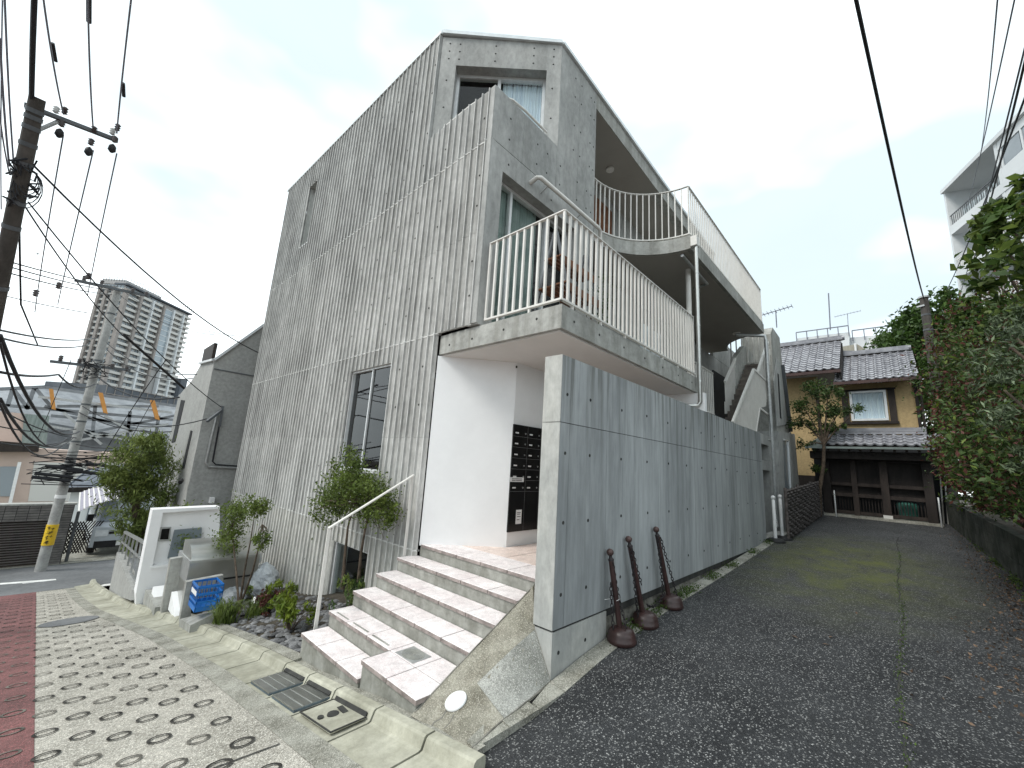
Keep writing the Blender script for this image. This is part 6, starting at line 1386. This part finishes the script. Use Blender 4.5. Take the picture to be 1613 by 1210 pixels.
# wicker fence
wf = thing('wicker_fence', 'dark woven wicker fence panels between the concrete house and the timber gate', 'fence', (13, 1.75, .5))
fx = [10.5, 12.0, 14.0, 16.0]
for k, x in enumerate(fx): MB().tube([(x, 1.76, za(x, 1.7)-.05), (x, 1.76, za(x, 1.7)+1.06)], .03, 8).build('stake', 'wick', wf)
for a, c in zip(fx, fx[1:]):
    ns_ = 7
    for j in range(17):
        z = .06+j*.058; pts_ = []
        for k in range(ns_*4+1):
            t = k/(ns_*4); x = a+(c-a)*t; pts_.append((x, 1.76+.028*math.sin(t*ns_*math.pi+(math.pi if j % 2 else 0)), za(x, 1.7)+z+.006*math.sin(k*2.3+j)))
        MB().tube(pts_, .026, 5).build('woven_rod', 'wick', wf)
    for k in range(1, ns_): x = a+(c-a)*k/ns_; MB().tube([(x, 1.76, za(x, 1.7)), (x, 1.76, za(x, 1.7)+1.02)], .014, 5).build('stake', 'wick', wf)
for k, px in enumerate((1268, 1279)):
    tag(MB().lathe(at(px, 782, Y=2.6), [(.03, -.3), (.03, .12), (.01, .14)], 8).build('white_stake', 'wpl'), f'short white stake showing above the wicker fence, {"left" if k == 0 else "right"} of two', 'stake')
# block wall on the right
bw = thing('block_wall', 'low dark mossy concrete block wall under the hedge on the right of the alley', 'wall', (12, -1.2, .4))
def yb_(x): return -1.18+(x-9.3)*.033
me = bpy.data.meshes.new('block'); q = MB().bbox((0, -.06, 0), (.392, .06, .192), .005); me.from_pydata(q.v, [], q.f); me.materials.append(K['block'])
ang = math.atan(.033)
for j in range(4):
    x = 3.6+(.2 if j % 2 else 0)
    while x < 17.2:
        z = za(max(x, 4.6), -1)-.12+j*.2+(0 if x > 4.6 else -.05); o = link('block', me, bw, loc=(x, yb_(x)-.07, z)); o.rotation_euler = (0, -math.atan(.053), ang); x += .4
MB().prism([(3.5, yb_(3.5)-.1, -.2), (17.3, yb_(17.3)-.1, .5), (17.3, yb_(17.3)-.1, 1.4), (3.5, yb_(3.5)-.1, .62)], (0, -.02, 0)).build('mortar', 'hole', bw)
sheet('hedge_bed', lambda x, y: (x, y, za(max(x, 4.6), -1)+.5), 'soil', [3, 8, 13, 18], [-7, -4, -1.32])
for k, (px, lb) in enumerate(((1480, 'left'), (1487, 'right'))):
    tag(MB().bar(at(px, 735, X=16.9), at(px+7, 828, X=16.9), .05, .03).build('grey_post', 'slab'), f'{lb} one of two slim grey posts beside the right jamb of the gate', 'post')
# vegetation on the right
def bush(name, label, cat, parts, mats, size, asp, base, stems=6, group=None, droop=.1):
    t = thing(name, label, cat, base, group); allp = []
    for (px, py, D, rr, n_) in parts:
        if name == 'maroon_hedge': px += 26; py -= 12; rr *= .85
        if name == 'dark_hedge': py -= 42; rr *= .9
        c = at(px, py, D=D); r3 = rr if isinstance(rr, tuple) else (rr, rr, rr); allp.append(clumps(tuple(c), r3, max(6, n_//42), 42, .3, .5))
    ms = MB()
    for (px, py, D, rr, n_) in parts[:stems*2]:
        c = Vector(at(px, py, D=D)); b_ = Vector((base[0]+random.uniform(-.8, .8), base[1]+random.uniform(-.3, .3), base[2])); ms.tube([b_, b_.lerp(c, .5)+Vector((.1, .05, .1)), c], [.045, .03, .012], 6)
    ms.build('stems', 'bark', t, kind='stuff'); A2 = np.concatenate(allp); rng.shuffle(A2); k = 0
    tot = sum(w_ for _, w_ in mats)
    for m_, w_ in mats:
        e = k+int(len(A2)*w_/tot); leaves('foliage', A2[k:e], size, m_, t, asp, droop); k = e
    return t
bush('maroon_hedge', 'tall hedge shrub with maroon and green leaves over the far part of the block wall', 'hedge',
     [(1520, 600, 13, .95, 2600), (1500, 660, 13, .7, 1900), (1515, 720, 12, .8, 2400), (1492, 745, 13.5, .5, 1000), (1540, 560, 13, 1.1, 2600), (1530, 780, 11.5, .55, 1200), (1545, 660, 11, .9, 2400), (1550, 730, 10, .8, 2200), (1530, 530, 14, .7, 1300), (1500, 560, 14.5, .6, 800), (1560, 520, 12, .9, 1600), (1476, 700, 14, .3, 260), (1470, 762, 13.8, .2, 120)], [('lf3', 5.5), ('lf2', 3), ('lf5', .9)], .10, .42, (11, -1.9, .9))
bush('dark_hedge', 'dark green hedge hanging over the near part of the block wall', 'hedge',
     [(1580, 770, 8.5, .7, 2600), (1600, 700, 8, .8, 2800), (1565, 790, 9.6, .5, 1300), (1575, 640, 9, .9, 2600), (1610, 600, 8, .8, 1900), (1640, 760, 7, .8, 2000), (1560, 826, 12.5, .4, 700), (1600, 838, 11, .4, 800), (1530, 828, 14, .4, 600), (1590, 560, 10, .8, 1500)], [('lf2', 5), ('lf3', 1.4), ('lf1', 1.2)], .07, .45, (8, -1.9, .7))
bush('olive_tree', 'olive-like tree with narrow pale leaves reaching in from the right edge', 'tree',
     [(1590, 545, 6.2, .26, 230), (1608, 590, 5.8, .3, 300), (1582, 615, 6.4, .2, 130), (1615, 660, 5.4, .2, 150), (1580, 515, 7, .24, 130), (1608, 725, 5.3, .1, 60), (1655, 600, 5.6, .5, 500)], [('lf4', 1)], .075, .22, (5.6, -2.1, .6))
bush('broadleaf_tree', 'broad-leaved tree with large glossy leaves in front of the white apartment block', 'tree',
     [(1590, 350, 9, .32, 190), (1560, 345, 9.5, .22, 80), (1608, 395, 8.6, .4, 230), (1580, 420, 9.6, .32, 150), (1595, 465, 9, .45, 300), (1565, 485, 10.5, .35, 150), (1610, 320, 8.5, .3, 120), (1640, 420, 8, .8, 500), (1540, 510, 11.5, .3, 110), (1510, 512, 12.5, .25, 80)], [('ivy', 1), ('lf1', 1)], .17, .42, (8.4, -2.6, .6))
bush('ivy_covered_tree', 'bushy ivy-covered tree standing behind the ochre house beside the dark pole', 'tree',
     [(1440, 570, 24, (1.5, 1.2, 1.8), 3400), (1425, 545, 25, (1.0, .9, 1.0), 1500), (1460, 540, 24, (1.4, 1.3, 1.4), 2200), (1455, 640, 24, (1.5, 1.2, 1.8), 2600), (1480, 505, 24, (1.6, 1.2, 1.0), 1700), (1452, 510, 25, (.9, .9, .8), 900), (1500, 600, 22, (1.5, 1.2, 2.0), 1800), (1448, 700, 23, (1, 1, 1.5), 1000)], [('ivy', 1)], .19, .6, (22, -3, 1))
bp = pole('utility_pole', 'dark slim pole rising from the hedge at the end of the alley', Vector(at(1455, 470, X=17))-Vector((0, 0, 6.8)), at(1455, 470, X=17), .14, .10, 'dpole', (.85, .92, .7))
MB().lathe(Vector(at(1455, 470, X=17)), [(.13, 0), (.13, .05)], 14).build('pole_cap', 'steel', bp); MB().bar(at(1444, 484, X=16.9), at(1456, 481, X=16.9), .05).build('bracket', 'steel', bp)
wire('thick twisted black cable from the top of the picture to the dark pole', at(1343, -25, D=5.5), at(1455, 470, X=17), .35, .022, n=22)
for k, (a, c, da, dc, lb) in enumerate((((1572, -10), (1545, 240), 8, 20, 'leftmost of the thin lines over the white apartment block'), ((1600, -10), (1522, 330), 8, 24, 'long thin line crossing the corner of the white apartment block'), ((1618, 60), (1510, 470), 7, 20, 'thin line running down to the broad-leaved tree'), ((1616, 90), (1530, 420), 7, 20, 'dark line over the laundry balconies'), ((1616, 150), (1490, 460), 8, 24, 'faint line ending behind the leaves'))):
    wire(lb, A_(*a, da), A_(*c, dc), .1, .012 if k < 3 else .016, 'gwire' if k < 3 else 'wire', grp='lines over the white apartment block')
# white apartment block upper right
r_ = ray(1040, 747); dA = -Vector((r_[0], r_[1], 0)).normalized(); nA = Vector((-dA.y, dA.x, 0)); nA = nA if nA.dot(Vector((-1, 1, 0))) > 0 else -nA
r_ = ray(1486, 306); PA = Vector((r_[0], r_[1], 0)).normalized()*36; zA = EYE+r_[2]*36/math.hypot(r_[0], r_[1])
aw = thing('apartment_block', 'white apartment block with recessed laundry balconies above the trees on the right', 'building', (PA.x, PA.y, 0))
def AP(u, z, d=0): return PA+dA*u-nA*d+Vector((0, 0, z))
def abox(u0, u1, z0, z1, d0, d1, name, m='wbld', par=aw): return MB().prism([AP(u0, z0, d0), AP(u1, z0, d0), AP(u1, z1, d0), AP(u0, z1, d0)], -nA*(d1-d0)).build(name, m, par)
FH2 = 3.0
abox(0, 26, zA-.0, zA+.25, -.15, 8, 'roof_slab'); abox(0, .15, -2, zA, 0, 8, 'end_wall'); abox(.2, 26, -2, zA, 2.0, 8, 'body')
for j in range(7):
    z = zA-FH2*(j+1)
    abox(.15, 26, z-.02, z+.55 if j else z+.55, -.02, .14, 'floor_band'); abox(.15, 26, z, z+.15, .15, 2.0, 'floor_slab')
    for u0, u1 in ((4.3, 4.5), (8.8, 9.0), (13.2, 13.4), (17.8, 18.0)): abox(u0, u1, z, z+FH2, .0, 2.0, 'party_wall')
    for u0 in (4.5, 13.4):
        abox(u0, u0+4.3, z+.56, z+1.35, .02, .14, 'infill_wall'); abox(u0, u0+4.3, z+2.5, z+FH2, .02, .14, 'infill_wall')
        for k in range(3):
            wn = abox(u0+.2+k*1.35, u0+1.35+k*1.35, z+1.36, z+2.49, .06, .09, 'window', 'twin'); abox(u0+.1+k*1.35, u0+.2+k*1.35, z+1.35, z+2.5, .02, .12, 'mullion')
    for u0 in (.2, 9.0, 18.0):
        b = MB()
        for k in range(24): b.bar(AP(u0+.1+k*.17, z+.55, .05), AP(u0+.1+k*.17, z+1.25, .05), .03)
        b.bar(AP(u0, z+1.25, .05), AP(u0+4.2, z+1.25, .05), .05); b.build('balcony_rail', 'frame' if j == 0 else 'wm', aw)
        if u0 == 9.0: abox(u0, u0+4.2, z+1.3, z+FH2-.1, .35, .38, 'green_glass', mat('green_screen_glass', (.2, .36, .3), (.14, .27, .23), 1, .2))
for k in range(9): tag(MB().prism([AP(.5+k*.42, zA-FH2+1.45, .5), AP(.8+k*.42, zA-FH2+1.45, .5), AP(.8+k*.42, zA-FH2+.7, .5), AP(.5+k*.42, zA-FH2+.75, .5)], -nA*.03).build('hanging_laundry', 'cloth'), 'washing number %s from the left on the top left balcony of the white apartment block' % ['one', 'two', 'three', 'four', 'five', 'six', 'seven', 'eight', 'nine'][k], 'laundry', 'washing on the top balcony')
# white building behind the ochre house
wb = thing('white_building', 'low white building with railed roof terraces beyond the ochre house', 'building', (45, 3, 0)); XW = 45
def wq(pxs, name, m='wbld', X=XW, th=.4): return MB().prism([Vector(at(*q, X=X)) for q in pxs], (th, 0, 0)).build(name, m, wb)
wq([(1256, 533), (1338, 523), (1338, 600), (1256, 600)], 'upper_block', X=XW, th=6); wq([(1338, 532), (1432, 523), (1436, 600), (1338, 600)], 'lower_block', X=XW+.5, th=6)
wq([(1370, 535), (1440, 527), (1440, 531), (1371, 539)], 'canopy', 'pale', XW-1.5, 1.5)
for a in ((1380, 548, 1391, 556), (1394, 546, 1405, 554)): wq([(a[0], a[1]), (a[2], a[1]-1), (a[2]+1, a[3]+3), (a[0]+1, a[3]+4)], 'window', 'twin', XW+.4, .05)
for (a, c, X_) in (((1254, 524), (1336, 513), XW-.1), ((1342, 521), (1434, 509), XW+.3)):
    rr = MB().bar(at(*a, X=X_), at(*c, X=X_), .08).build('terrace_rail', 'gwire', wb)
    for k in range(6): 
        p_ = Vector(at(a[0]+(c[0]-a[0])*k/5, a[1]+(c[1]-a[1])*k/5, X=X_)); MB().bar(p_-Vector((0, 0, .95)), p_, .07).build('terrace_post', 'gwire', rr)
bs = thing('beige_shed', 'small beige corrugated rooftop structure between the two tiled roofs', 'shed', at(1348, 552, X=30)); MB().prism([Vector(at(*q, X=30)) for q in ((1326, 546), (1350, 542), (1368, 553), (1368, 570), (1326, 570))], (2, 0, 0)).build('body', mat('beige_sheet', (.36, .34, .28), (.28, .265, .22), 3, .7, stretch=(6, 6, .5)), bs)
MB().tube([at(1347, 541, X=29.9), at(1349, 560, X=29.9)], .06, 6).build('pipe', 'wpl', bs)
for k, (px, py, pb, X_, w_, lb) in enumerate(((1222, 491, 516, 20, .75, 'television aerial above the end of the concrete building'), (1335, 495, 524, 44, 1.1, 'television aerial on the roof terrace of the white building'))):
    an = thing('television_aerial', lb, 'aerial', at(px, pb, X=X_)); c = Vector(at(px, py, X=X_)); MB().tube([Vector(at(px+1.5, pb, X=X_)), c], .022, 6).build('mast', 'gwire', an)
    MB().bar(c+Vector((0, w_*.8, -.06)), c+Vector((0, -w_*.8, .12)), .03).build('boom', 'gwire', an); b = MB()
    for i in range(9): p_ = c+Vector((0, w_*(.8-.2*i), -.06+.0225*i)); b.bar(p_-Vector((.25, 0, .0)), p_+Vector((.25, 0, .0)), .014)
    b.build('elements', 'gwire', an)
tag(MB().tube([at(1308, 520, X=46), at(1305, 462, X=46)], .05, 6).build('lightning_rod', 'gwire'), 'thin tall rod on the white building left of the aerial', 'mast')
